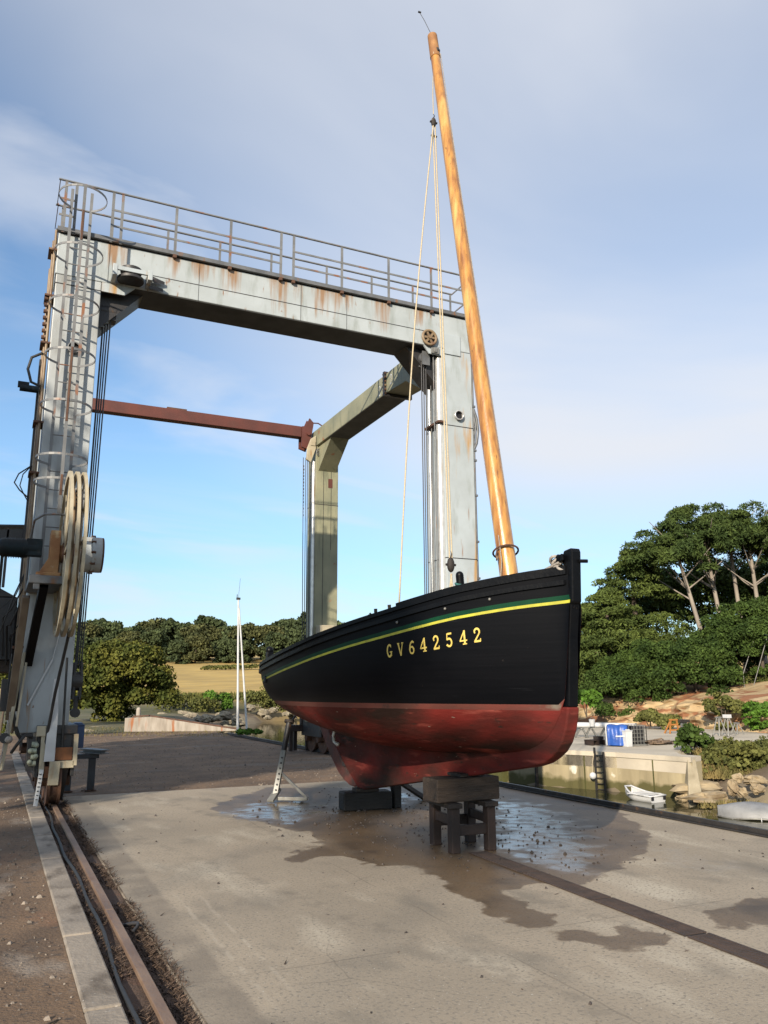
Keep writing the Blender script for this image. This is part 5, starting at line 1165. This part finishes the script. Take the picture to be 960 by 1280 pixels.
# ------------------------------------------------------------------ quay wall and what stands on the quay
QW = [(14.47,14.35),(13.98,16.30),(13.22,17.82),(12.62,19.02)]
t = thing('quay_wall', 'stained yellowish concrete quay wall across the water', 'quay wall', (13.6,16.8,-2))
def tide(m, level):
    N_ = m.node_tree.nodes; L_ = m.node_tree.links; B_ = N_['Principled BSDF']; col = B_.inputs['Base Color'].links[0].from_socket
    tc_ = N_.new('ShaderNodeTexCoord'); sp_ = N_.new('ShaderNodeSeparateXYZ'); L_.new(tc_.outputs['Object'], sp_.inputs[0])
    n_ = N_.new('ShaderNodeTexNoise'); n_.inputs['Scale'].default_value = 2.2; n_.inputs['Detail'].default_value = 6; L_.new(tc_.outputs['Object'], n_.inputs['Vector'])
    a_ = N_.new('ShaderNodeMath'); a_.operation = 'MULTIPLY_ADD'; L_.new(n_.outputs['Fac'], a_.inputs[0]); a_.inputs[1].default_value = .5; L_.new(sp_.outputs[2], a_.inputs[2])
    r_ = N_.new('ShaderNodeMapRange'); r_.inputs['From Min'].default_value = level+.30; r_.inputs['From Max'].default_value = level+.20; L_.new(a_.outputs[0], r_.inputs['Value'])
    x_ = N_.new('ShaderNodeMix'); x_.data_type = 'RGBA'; L_.new(r_.outputs[0], x_.inputs[0]); L_.new(col, x_.inputs[6]); x_.inputs[7].default_value = (.075,.068,.022,1); L_.new(x_.outputs[2], B_.inputs['Base Color'])
tide(M_quayw, 1.34)
def wallpart(z0, z1, out, name, m):
    b = MB(); n_in = .5
    rows = []
    P_ = []
    for a, c in zip(QW[:-1], QW[1:]):
        for i in range(8): P_.append((a[0]+(c[0]-a[0])*i/8, a[1]+(c[1]-a[1])*i/8))
    P_.append(QW[-1]); 
    fr = [Vector((x-out, y-out*.3, 0)) for x, y in P_]; bk = [Vector((x+n_in, y+.2, 0)) for x, y in P_]
    zz_ = Vector((0,0,1))
    prof = [[f+zz_*z0 for f in fr], [f+zz_*z1 for f in fr], [k_+zz_*z1 for k_ in bk], [k_+zz_*z0 for k_ in bk]]
    b.grid([[prof[j][i] for j in (3,2,1,0)] for i in range(len(P_))], smooth=False)
    for i in (0, -1): b.add([prof[j][i] for j in range(4)], [(0,1,2,3)])
    return b.build(name, m, t)
wallpart(-2, -.09, .0, 'wall_face', M_quayw); wallpart(-.088, .022, .03, 'coping', M_pave)
b = MB(); b.prism([(14.42,14.42,-.01),(14.60,14.35,-.03),(14.42,13.95,-1.6),(14.0,14.1,-1.6)], (.25,.45,0)); b.build('end_buttress', mat('pale rough concrete', (.34,.30,.22), (.22,.19,.13), 3, .9, bump=.7, bsc=9), t, bevel=.02)
b = MB(); 
for a, c, n_ in ((QW[0], QW[1], 2), (QW[1], QW[2], 2)):
    for i in range(1, n_): x, y = a[0]+(c[0]-a[0])*i/n_, a[1]+(c[1]-a[1])*i/n_; b.box(x-.02,x+.01,y-.012,y+.012,-.9,-.09)
b.each('expansion_joint', M_weed, t)
b = MB(); x, y = 12.98, 18.2; b.box(x-.09,x-.02,y-.06,y+.0,-1.6,-.2); b.build('timber_post', M_timber, t)
t = thing('quay_wall', 'low weedy wall further along the dock, half hidden under the boat\'s keel', 'quay wall', (12.9,24,-2))
MB().box(12.6,13.2,19.3,30.6,-2,-.36).build('wall_face', M_weed, t); MB().box(12.58,13.2,19.28,30.62,-.358,-.28).build('coping', M_pave, t)
# ladder with its buoy
la, lb_ = at(746,955,z=-.1), at(756,955,z=-.1)
def onwall(px_):                                     # place on the wall line seen in this column of the photo
    d_ = at(px_, 960, d=1.0)-Vector((0,0,1.6)); best = None
    for a, c in zip(QW[:-1], QW[1:]):
        ex, ey = c[0]-a[0], c[1]-a[1]; det = d_.x*ey-d_.y*ex
        t_ = (a[0]*ey-a[1]*ex)/det; s_ = (a[0]*d_.y-a[1]*d_.x)/det
        if -.01 <= s_ <= 1.01: best = Vector((d_.x*t_, d_.y*t_, 0))
    return best
A_, B_ = onwall(746.5), onwall(757.5); od = Vector((-.93,-.36,0))*.09
t = thing('wall_ladder', 'dark iron ladder fixed to the quay wall above the water', 'ladder', A_+od)
b = MB(); b.beam(A_+od+Vector((0,0,.12)), A_+od+Vector((0,0,-1.3)), .035, .045); b.beam(B_+od+Vector((0,0,.02)), B_+od+Vector((0,0,-1.3)), .035, .045); b.each('stringer', M_dark, t)
b = MB()
for i in range(9): z = -.06-i*.135; b.cyl(A_+od+Vector((0,0,z)), B_+od+Vector((0,0,z)), .012, n=6)
b.each('rung', M_dark, t)
q = onwall(745)+od*1.9+Vector((0,0,-.55)); t = thing('buoy', 'round white mooring buoy hanging beside the wall ladder', 'buoy', q)
MB().ball(q, .085, 10).build('float', M_whitep, t); b = MB(); b.tube([q+Vector((0,0,.08)), q+Vector((.02,.02,.3)), A_+od+Vector((0,0,.05))], .008, 5); b.build('line', M_rope, t)
# white dinghy
dc = at(812,1000,z=WZ); t = thing('dinghy', 'small white rowing dinghy floating by the quay wall', 'dinghy', dc, 0)
ax_ = at(791,998.5,z=WZ)-at(822,1003,z=WZ); Ld = .85; dc = at(823,1003,z=WZ)+ax_.normalized()*Ld*.5; ax_.z = 0; ax_.normalize(); sx = Vector((ax_.y,-ax_.x,0))
rows = []
o0 = dc-ax_*Ld*.5
for i in range(13):
    f = i/12; w = .25*(1-max(0,f-.55)**2*3.4) if f < .97 else .10; w = max(.08, w); sh_ = .165+.05*f*f; rk = .02+.16*max(0,f-.6)**1.5*2
    c_ = o0+ax_*(Ld*f); c_.z = WZ
    row = []
    for (u, v) in ((-1,1),(-.97,.55),(-.85,.18),(-.5,0),(0,-.08),(.5,0),(.85,.18),(.97,.55),(1,1)): row.append(c_+sx*(u*w)+Vector((0,0,rk-.05+v*sh_)))
    rows.append(row)
b = MB(); b.grid(rows); b.add(rows[0], [tuple(range(9))]); b.build('hull', M_whitep, t)
inn = [[p*1.0 for p in r_] for r_ in rows]
b = MB(); b.grid([[r_[0]+sx*.05+Vector((0,0,-.0)), r_[0]+sx*.07+Vector((0,0,-.14)), r_[8]-sx*.07+Vector((0,0,-.14)), r_[8]-sx*.05] for r_ in rows][:-1]); b.build('interior', mat('grey inside', (.42,.42,.42), None, 5, .6), t)
b = MB(); b.tube([r_[0] for r_ in rows]+[r_[8] for r_ in rows[::-1]], .022, 6, closed=True); b.build('gunwale', M_whitep, t)
b = MB()
for f in (.28,.62): c_ = o0+ax_*(Ld*f)+Vector((0,0,.16)); c_.z = WZ+.15; b.beam(c_-sx*.30, c_+sx*.30, .16, .02)
b.each('thwart', M_whitep, t)
b = MB()
for u in (-.19,.19): c_ = o0+sx*u-ax_*.012; b.beam(Vector((c_.x,c_.y,WZ+.05)), Vector((c_.x,c_.y,WZ+.13)), .07, .02, up=ax_)
b.each('transom_pad', M_black2, t)
# covered skiff at the right edge
q = at(935,1016,z=WZ); t = thing('covered_skiff', 'grey covered skiff lying at the water\'s edge on the right', 'skiff', q)
A2, B2 = at(897,1012,z=WZ+.12), at(990,1016,z=WZ+.12); ax_ = (B2-A2); ax_.z = 0; ll = ax_.length; ax_.normalize(); sx = Vector((ax_.y,-ax_.x,0)); rows = []
for i in range(17):
    f = i/16; w = .42*math.sin(math.pi*min(.5,(f*.95+.03)))**.55; c_ = A2+ax_*(ll*f); row = []
    for j in range(11):
        a = math.pi*j/10; rp = .012*math.sin(9*f+3*a); row.append(c_+sx*(-math.cos(a)*w)+Vector((0,0,-.10+.26*math.sin(a)**.7*(.75+.25*math.sin(math.pi*f))+rp)))
    rows.append(row)
b = MB(); b.grid(rows); b.add(rows[0], [tuple(range(11))]); b.add(rows[-1], [tuple(range(11))]); b.build('cover', M_greytarp, t)
b = MB(); b.tube([r_[10]+Vector((0,0,.005)) for r_ in rows], .02, 6); b.tube([r_[0]+Vector((0,0,.005)) for r_ in rows], .02, 6); b.each('rim', M_alu, t)
b = MB(); 
for i in (3, 9): p_ = rows[i][10]; p2_ = rows[i][0]; n_ = p_ if p_.y < p2_.y else p2_; b.tube([n_+Vector((0,-.01,.02)), n_+Vector((-.02,-.03,-.15))], .010, 5)
b.each('tie', M_whitep, t)
# blue tarpaulin bundle, white drum, caged pallet, crate
def up(px_, py_, D_, h=0): q = at(px_, py_, d=D_); q.z = .012+h; return q
P0, P1 = at(760,933,z=.012), at(785,933.5,z=.012); axx = (P1-P0); axx.z = 0; wd = axx.length; axx.normalize(); dp = Vector((-axx.y, axx.x, 0))
def yard_thing(name, label, cat, px_, py_): q = at(px_, py_, z=.012); return thing(name, label, cat, q), q
t, q = yard_thing('covered_crate', 'crate wrapped in a bright blue tarpaulin on the quay', 'crate', 772, 932)
HH = .56; rows = []
for i in range(13):
    f = i/12; c_ = P0+axx*(wd*f); row = []
    prof = [(-.02,.03),(-.035,.2),(-.02,.4),(.0,.53),(.05,HH),(.25,HH+.01),(.48,HH),(.52,.5),(.54,.25),(.55,.03)]
    for u, v in prof:
        k = .022*math.sin(7.3*f+9*v)+.018*math.sin(17*f+5*u); row.append(c_+dp*(u+k)+Vector((0,0,v+(.012*math.sin(11*f) if v > .3 else 0))))
    rows.append(row)
b = MB(); b.grid(rows); b.add([p for p in rows[0]], [tuple(range(10))]); b.add([p for p in rows[-1]], [tuple(range(10))]); b.build('tarpaulin', M_tarp, t)
b = MB(); b.tube([rows[0][1]+Vector((-.03,0,-.17)), rows[0][4]+Vector((-.05,0,.0))], .016, 6); c_ = P0+axx*wd*.62-dp*.062; b.beam(c_-axx*.10+Vector((0,0,.27)), c_+axx*.16+Vector((0,0,.28)), .006, .035); b.build('white_edging', M_whitep, t)
t, q = yard_thing('white_bin', 'narrow white plastic bin standing between the blue tarpaulin and the black cage', 'bin', 785.5, 933.5)
b = MB(); b.prism([q+Vector((-.09,-.07,0)), q+Vector((.09,-.07,0)), q+Vector((.11,-.07,.40)), q+Vector((-.11,-.07,.40))], (0,.22,0)); b.box(q.x-.12,q.x+.12,q.y-.08,q.y+.16,.41,.44); b.build('body', M_whitep, t, bevel=.01); b = MB(); b.box(q.x-.06,q.x+.06,q.y-.03,q.y+.11,.441,.47); b.build('lid', M_whitep, t, bevel=.008)
P0, P1 = at(790,932.5,z=.012), at(809,932,z=.012); axx = (P1-P0); axx.z = 0; wd = axx.length; axx.normalize(); dp = Vector((-axx.y, axx.x, 0)); HH = .54
t = thing('caged_tank', 'black tank inside a pale wire cage on the quay', 'tank', (P0+P1)/2)
b = MB(); c0 = P0+axx*.03+dp*.04; b.prism([c0+Vector((0,0,.05)), c0+axx*(wd-.06)+Vector((0,0,.05)), c0+axx*(wd-.06)+dp*.5+Vector((0,0,.05)), c0+dp*.5+Vector((0,0,.05))], (0,0,HH-.08)); b.build('tank', M_black2, t, bevel=.03)
b = MB()
for i in range(6): 
    for s_ in (0,.58): p_ = P0+axx*(wd*i/5)+dp*s_; b.beam(p_, p_+Vector((0,0,HH)), .014, .014)
    p_ = P0+dp*(.58*i/5); 
    for s_ in (0, wd): b.beam(p_+axx*s_, p_+axx*s_+Vector((0,0,HH)), .014, .014)
for i in range(6):
    z = .02+HH*i/5.2
    for s_ in (0,.58): b.beam(P0+dp*s_+Vector((0,0,z)), P0+dp*s_+axx*wd+Vector((0,0,z)), .014, .014)
    for s_ in (0, wd): b.beam(P0+axx*s_+Vector((0,0,z)), P0+axx*s_+dp*.58+Vector((0,0,z)), .014, .014)
b.build('wire_cage', M_alu, t); b = MB(); b.box(0,0,0,0,0,0); b = MB(); b.prism([P0-dp*.02, P0+axx*(wd+.05)-dp*.02, P0+axx*(wd+.05)+dp*.6, P0+dp*.6], (0,0,.04)); b.build('pallet', M_alu, t)
t, q = yard_thing('wooden_crate', 'low dark brown slatted crate left of the blue tarpaulin', 'crate', 745, 931.5)
b = MB()
for i in range(4): b.box(q.x-.24,q.x+.22,q.y-.12+.09*i,q.y-.06+.09*i,.14,.16)
for dx in (-.22,-.02,.18): b.box(q.x+dx,q.x+dx+.05,q.y-.12,q.y+.22,.02,.138)
b.build('slats', M_brown, t); b = MB(); b.box(q.x+.0,q.x+.20,q.y-.1,q.y+.1,.165,.25); b.build('block', M_timber, t)
t, q = yard_thing('scrap_heap', 'heap of brown rope and scrap beside the black cage', 'scrap heap', 823, 930.5)
b = MB()
for i in range(26): a = rng.uniform(0,6.28); b.tube([q+Vector((rng.normal(0,.22), rng.normal(0,.14), .02+abs(rng.normal(0,.05)))) for _ in range(5)], .022, 5)
b.each('tangled_rope', mat('brown tangle', (.17,.12,.08), (.09,.065,.05), 9, .9), t)
b = MB(); b.tube([q+Vector((.25+.12*math.cos(a), -.05+.08*math.sin(a), .06)) for a in np.linspace(0,6.2,10)], .03, 6); b.build('yellow_hose', mat('yellow hose', (.55,.50,.12), None, 9, .6), t)
# long spar on trestles
s0, s1 = at(640,905.5,d=28), at(797,907,d=27); s0.z = s1.z = .50; s0 = at(640,905.2,d=27.2); s1 = at(796,907,d=26.6)
t = thing('spar', 'long white spar resting on trestles behind the blue tarpaulin', 'spar', (s0+s1)/2)
b = MB(); b.tube([s0+(s1-s0)*f for f in np.linspace(0,1,8)], [.085,.085,.085,.085,.085,.08,.075,.065], 12); b.build('tube', M_whitep, t); b = MB(); b.tube([s1-(s1-s0)*.015, s1], .078, 12); b.build('end_cap', M_alu, t)
sz_ = s0.z
def sawhorse(px_, lab, D_=None):
    f = (px_-640)/156; c_ = s0+(s1-s0)*f; tz = c_.z-.085; hd = thing('trestle', lab, 'trestle', Vector((c_.x,c_.y,.012)), 0, 'aluminium trestles under the spar')
    dx = (s1-s0).normalized(); dy = Vector((-dx.y,dx.x,0)); b = MB()
    for u in (-1,1):
        for v in (-1,1): b.beam(c_+dx*(.03*u)+dy*(.12*v)+Vector((0,0,-.10)), Vector((c_.x,c_.y,.012))+dx*(.20*u)+dy*(.22*v), .04, .03)
    b.each('leg', M_alu, hd); b = MB(); b.beam(c_-dy*.2+Vector((0,0,-.105)), c_+dy*.2+Vector((0,0,-.105)), .05, .03); b.build('head', M_alu, hd)
for px_, lab in ((666,'aluminium trestle under the spar hidden behind the bow'),(727,'aluminium trestle under the spar next to the boat\'s red stem'),(739,'second aluminium trestle under the spar from the boat\'s stem'),(757,'aluminium trestle under the spar behind the blue tarpaulin'),(790,'aluminium trestle under the free end of the spar')): sawhorse(px_, lab)
q = at(737,903,d=26.8); t = thing('bucket', 'small white bucket hung below the spar left of the blue tarpaulin', 'bucket', q)
b = MB(); b.cyl(q+Vector((0,-.12,-.12)), q+Vector((0,-.12,.10)), .075, .10, n=14); b.build('body', M_whitep, t); b = MB(); b.tube([q+Vector((-.10,-.12,.10)), q+Vector((0,-.12,.17)), q+Vector((.10,-.12,.10))], .008, 5); b.build('handle', M_alu, t)
# folded props leaning together
q = at(860,930,z=.012); t = thing('folded_props', 'bundle of aluminium props leaning together on the quay', 'boat props', q)
for i in range(6):
    b = MB(); a = i*1.05; b.beam(q+Vector((.22*math.cos(a)-.02,.16*math.sin(a),0)), q+Vector((.05*math.cos(a)-.10,.04*math.sin(a),.62+.03*(i%3))), .045, .035); b.build('leg', M_alu, t)
b = MB(); b.box(q.x-.20,q.x+.04,q.y-.10,q.y+.10,.60,.68); b.build('head', M_timber, t)
q = at(843,917,z=.012); t = thing('orange_frame', 'orange tubular frame standing before the rock face', 'frame', q)
b = MB(); 
for dx in (-.20,.22): b.beam(q+Vector((dx,0,0)), q+Vector((dx*.6,0,.46)), .04, .04)
for z in (.12,.30,.46): b.beam(q+Vector((-.18,0,z)), q+Vector((.18,0,z)), .05, .05)
b.build('frame_tubes', M_orange, t); b = MB(); b.beam(q+Vector((-.15,.3,0)), q+Vector((-.1,.02,.45)), .045, .045); b.build('stay', M_orange, t)
for px_, lab, hd_ in ((900,'bare aluminium folding trestle, left of the three before the dull green bush',0),(911,'aluminium folding trestle topped with a white head plate',1),(922,'small aluminium folding trestle, right of the three before the dull green bush',0)):
    q = at(px_, 920 if px_ < 920 else 918, z=.012); t = thing('folding_trestle', lab, 'trestle', q, 0, 'folding trestles before the rock face'); b = MB(); h_ = .58 if px_ < 920 else .36
    for u in (-1,1):
        for v in (-1,1): b.beam(q+Vector((.17*u,.14*v,0)), q+Vector((.02*u,.05*v,h_)), .030, .030)
    b.each('leg', M_alu, t); b = MB(); b.box(q.x-.05-.05*hd_,q.x+.05+.05*hd_,q.y-.09,q.y+.09,h_,h_+.04+.07*hd_); b.build('head', M_whitep if hd_ else M_alu, t)
q = at(825,931,z=.012)+Vector((.35,-.35,0)); t = thing('prop_foot', 'small pale prop foot in front of the brown scrap heap', 'boat prop', q)
b = MB(); b.cyl(q, q+Vector((0,0,.04)), .13, .11, n=12); b.build('foot', M_alu, t); b = MB(); b.cyl(q+Vector((0,0,.04)), q+Vector((0,0,.30)), .06, .025, n=10); b.build('stem', M_alu, t)
for px_, lab in ((911.5,'pale square stone post at the foot of the evergreens, left of two'),(953,'pale square stone post by the right edge below the pines')):
    q = at(px_, 880, d=35.5); t = thing('stone_post', lab, 'stone post', q); b = MB(); b.box(q.x-.11,q.x+.11,q.y-.11,q.y+.11,q.z-.3,q.z+.16); b.build('shaft', M_farrock, t, bevel=.02); b = MB(); b.prism([q+Vector((-.12,-.12,.162)), q+Vector((.12,-.12,.162)), q+Vector((0,-.12,.22))], (0,.24,0)); b.build('cap', M_farrock, t)
for (xa, ya, xb, yb__), lab in (((938,872,966,770), 'thin pale pole leaning up through the trees at the right edge'), ((929,842,948,782), 'second thin pole, shorter, leaning beside the pale one')):
    a, c = at(xa, ya, d=34.5), at(xb, yb__, d=34.2); b = MB(); tag(b.tube([a-Vector((0,0,.6)), a, c], .018, 6).build('leaning_pole', M_alu), lab, 'pole')
# masts by the water, old ramp wall
q = at(297,918,z=-.012); tp = at(298,745,X=q.x); tp.y = q.y; tp = at(298,748,Y=q.y)
t = thing('mast_pole', 'tall thin vertical white mast standing at the edge of the yard', 'mast', q); b = MB(); b.tube([q, (q+tp)/2, tp], [.045,.04,.03], 10); b.build('tube', M_whitep, t)
b = MB(); b.box(tp.x-.07,tp.x+.07,tp.y-.04,tp.y+.04,tp.z-.05,tp.z+.03); b.tube([tp, tp+Vector((.05,0,.75))], .006, 5); b.cyl(tp+Vector((-.05,0,.03)), tp+Vector((-.05,0,.15)), .014, n=6); b.build('masthead_fitting', M_dark, t)
q2 = at(309,919,z=-.012); tp2 = at(299,760,Y=q2.y)
t = thing('mast_pole', 'second white mast leaning against the top of the vertical one', 'mast', q2); b = MB(); b.tube([q2, (q2+tp2)/2, tp2], [.038,.034,.024], 10); b.build('tube', M_whitep, t); MB().box(q2.x-.07,q2.x+.07,q2.y-.07,q2.y+.07,-.012,.03).build('foot', M_alu, t)
q = at(311,921,z=-.012); tree('grass_tuft', 'bright green weed tuft at the foot of the two masts', 'plant', q, blob_clumps((0,0,.10), (.42,.25,.14), 10, .12), 60, .07, M_bright, M_bark, [([(0,0,0),(.02,0,.08)], .01, .005)])
R0, R1 = at(155,915,z=-.012), at(298,914,z=-.012); dv = (R1-R0).normalized(); dn = Vector((-dv.y,dv.x,0)); LL = (R1-R0).length
t = thing('ramp_wall', 'low streaked concrete ramp wall sloping down to the masts with a rusty rail on top', 'wall', R0)
b = MB(); b.prism([R0, R0+dv*.9, R0+dv*LL, R0+dv*LL+Vector((0,0,.05)), R0+dv*1.05+Vector((0,0,.56)), R0+Vector((0,0,.52))], dn*.45); b.build('wall', M_ramp, t, bevel=.02)
b = MB(); b.beam(R0+dv*.95+dn*.08+Vector((0,0,.60)), R0+dv*LL+dn*.08+Vector((0,0,.085)), .16, .05); b.beam(R0+dv*.3+dn*.2+Vector((0,0,.575)), R0+dv*.9+dn*.2+Vector((0,0,.605)), .35, .05); b.build('rail', M_rust, t)
q = R0+dv*.25+dn*1.0; t = thing('stone_bollard', 'short pale bollard sticking up behind the ramp wall', 'bollard', Vector((q.x,q.y,-.2))); b = MB(); b.cyl((q.x,q.y,-.2),(q.x,q.y,.80), .10, .09, n=14); b.build('shaft', M_ramp, t); MB().ball((q.x,q.y,.80), .09, 7).build('cap', M_ramp, t)
for i, (px_, py_, r_) in enumerate(((178,911,.35),(204,905,.5),(233,905,.6),(262,906,.45),(283,907,.4),(122,908,.4),(110,906,.3))):
    q = at(px_, py_, d=34.5+1.2*(i % 3)); q.z = -.15; rock('bank_rock', ['dark flat rock just left behind the ramp wall','dark rock peeping over the ramp wall under the oak','broad grey rock behind the middle of the ramp rail','dark rock behind the lower ramp rail','wet rock behind the end of the ramp rail','flat rock under the left side of the oak','small dark rock beside the hook block'][i], q, r_, M_farrock, 80+i, (1.5,1,.42))
# weeds along the yard's far edge
sp = []
for _ in range(1500):
    q = at(rng.uniform(100,300), rng.uniform(909,921), z=-.012); sp.append((q.x, q.y, -.02, 1))
struct(blades(sp, .02, .09, .02, .8).build('edge_weeds', M_drygr), 'stuff')

# ------------------------------------------------------------------ trees behind the viewer: their shade lies on the apron
def shade_tree(target, reach, r_, hz, label, n=40, nl=60, tr=1):
    c = Vector((*target, 0))-sd*reach; base_ = Vector((c.x, c.y, 0))
    return tree('tree', label, 'tree', base_, blob_clumps((0,0,c.z), (r_,r_,hz), n, r_*.30), nl, r_*.11, M_ever, M_bark, [([(0,0,-.1),(.2,.1,c.z*.5),(0,0,c.z+hz*.3)], .20*tr, .08*tr)])
SHADE = True
if SHADE:
    shade_tree((2.6,17.8), 27, 3.2, 2.2, 'tall leafy tree left of the hoist, outside the picture', 60)
    shade_tree((5.5,23.5), 30, 3.6, 2.6, 'broad tree far left of the yard, outside the picture', 60)
    shade_tree((5.1,8.0), 44, .95, .25, 'slender leafy tree furthest left of the hoist rails, outside the picture', 22, tr=.2)
    shade_tree((5.74,11.85), 42, 1.65, .6, 'small leafy tree left of the hoist rails, outside the picture', 40, tr=.22)
    shade_tree((-.7,9.4), 38, 1.3, .6, 'small leafy tree on the dirt left of the viewer', 36, tr=.3)
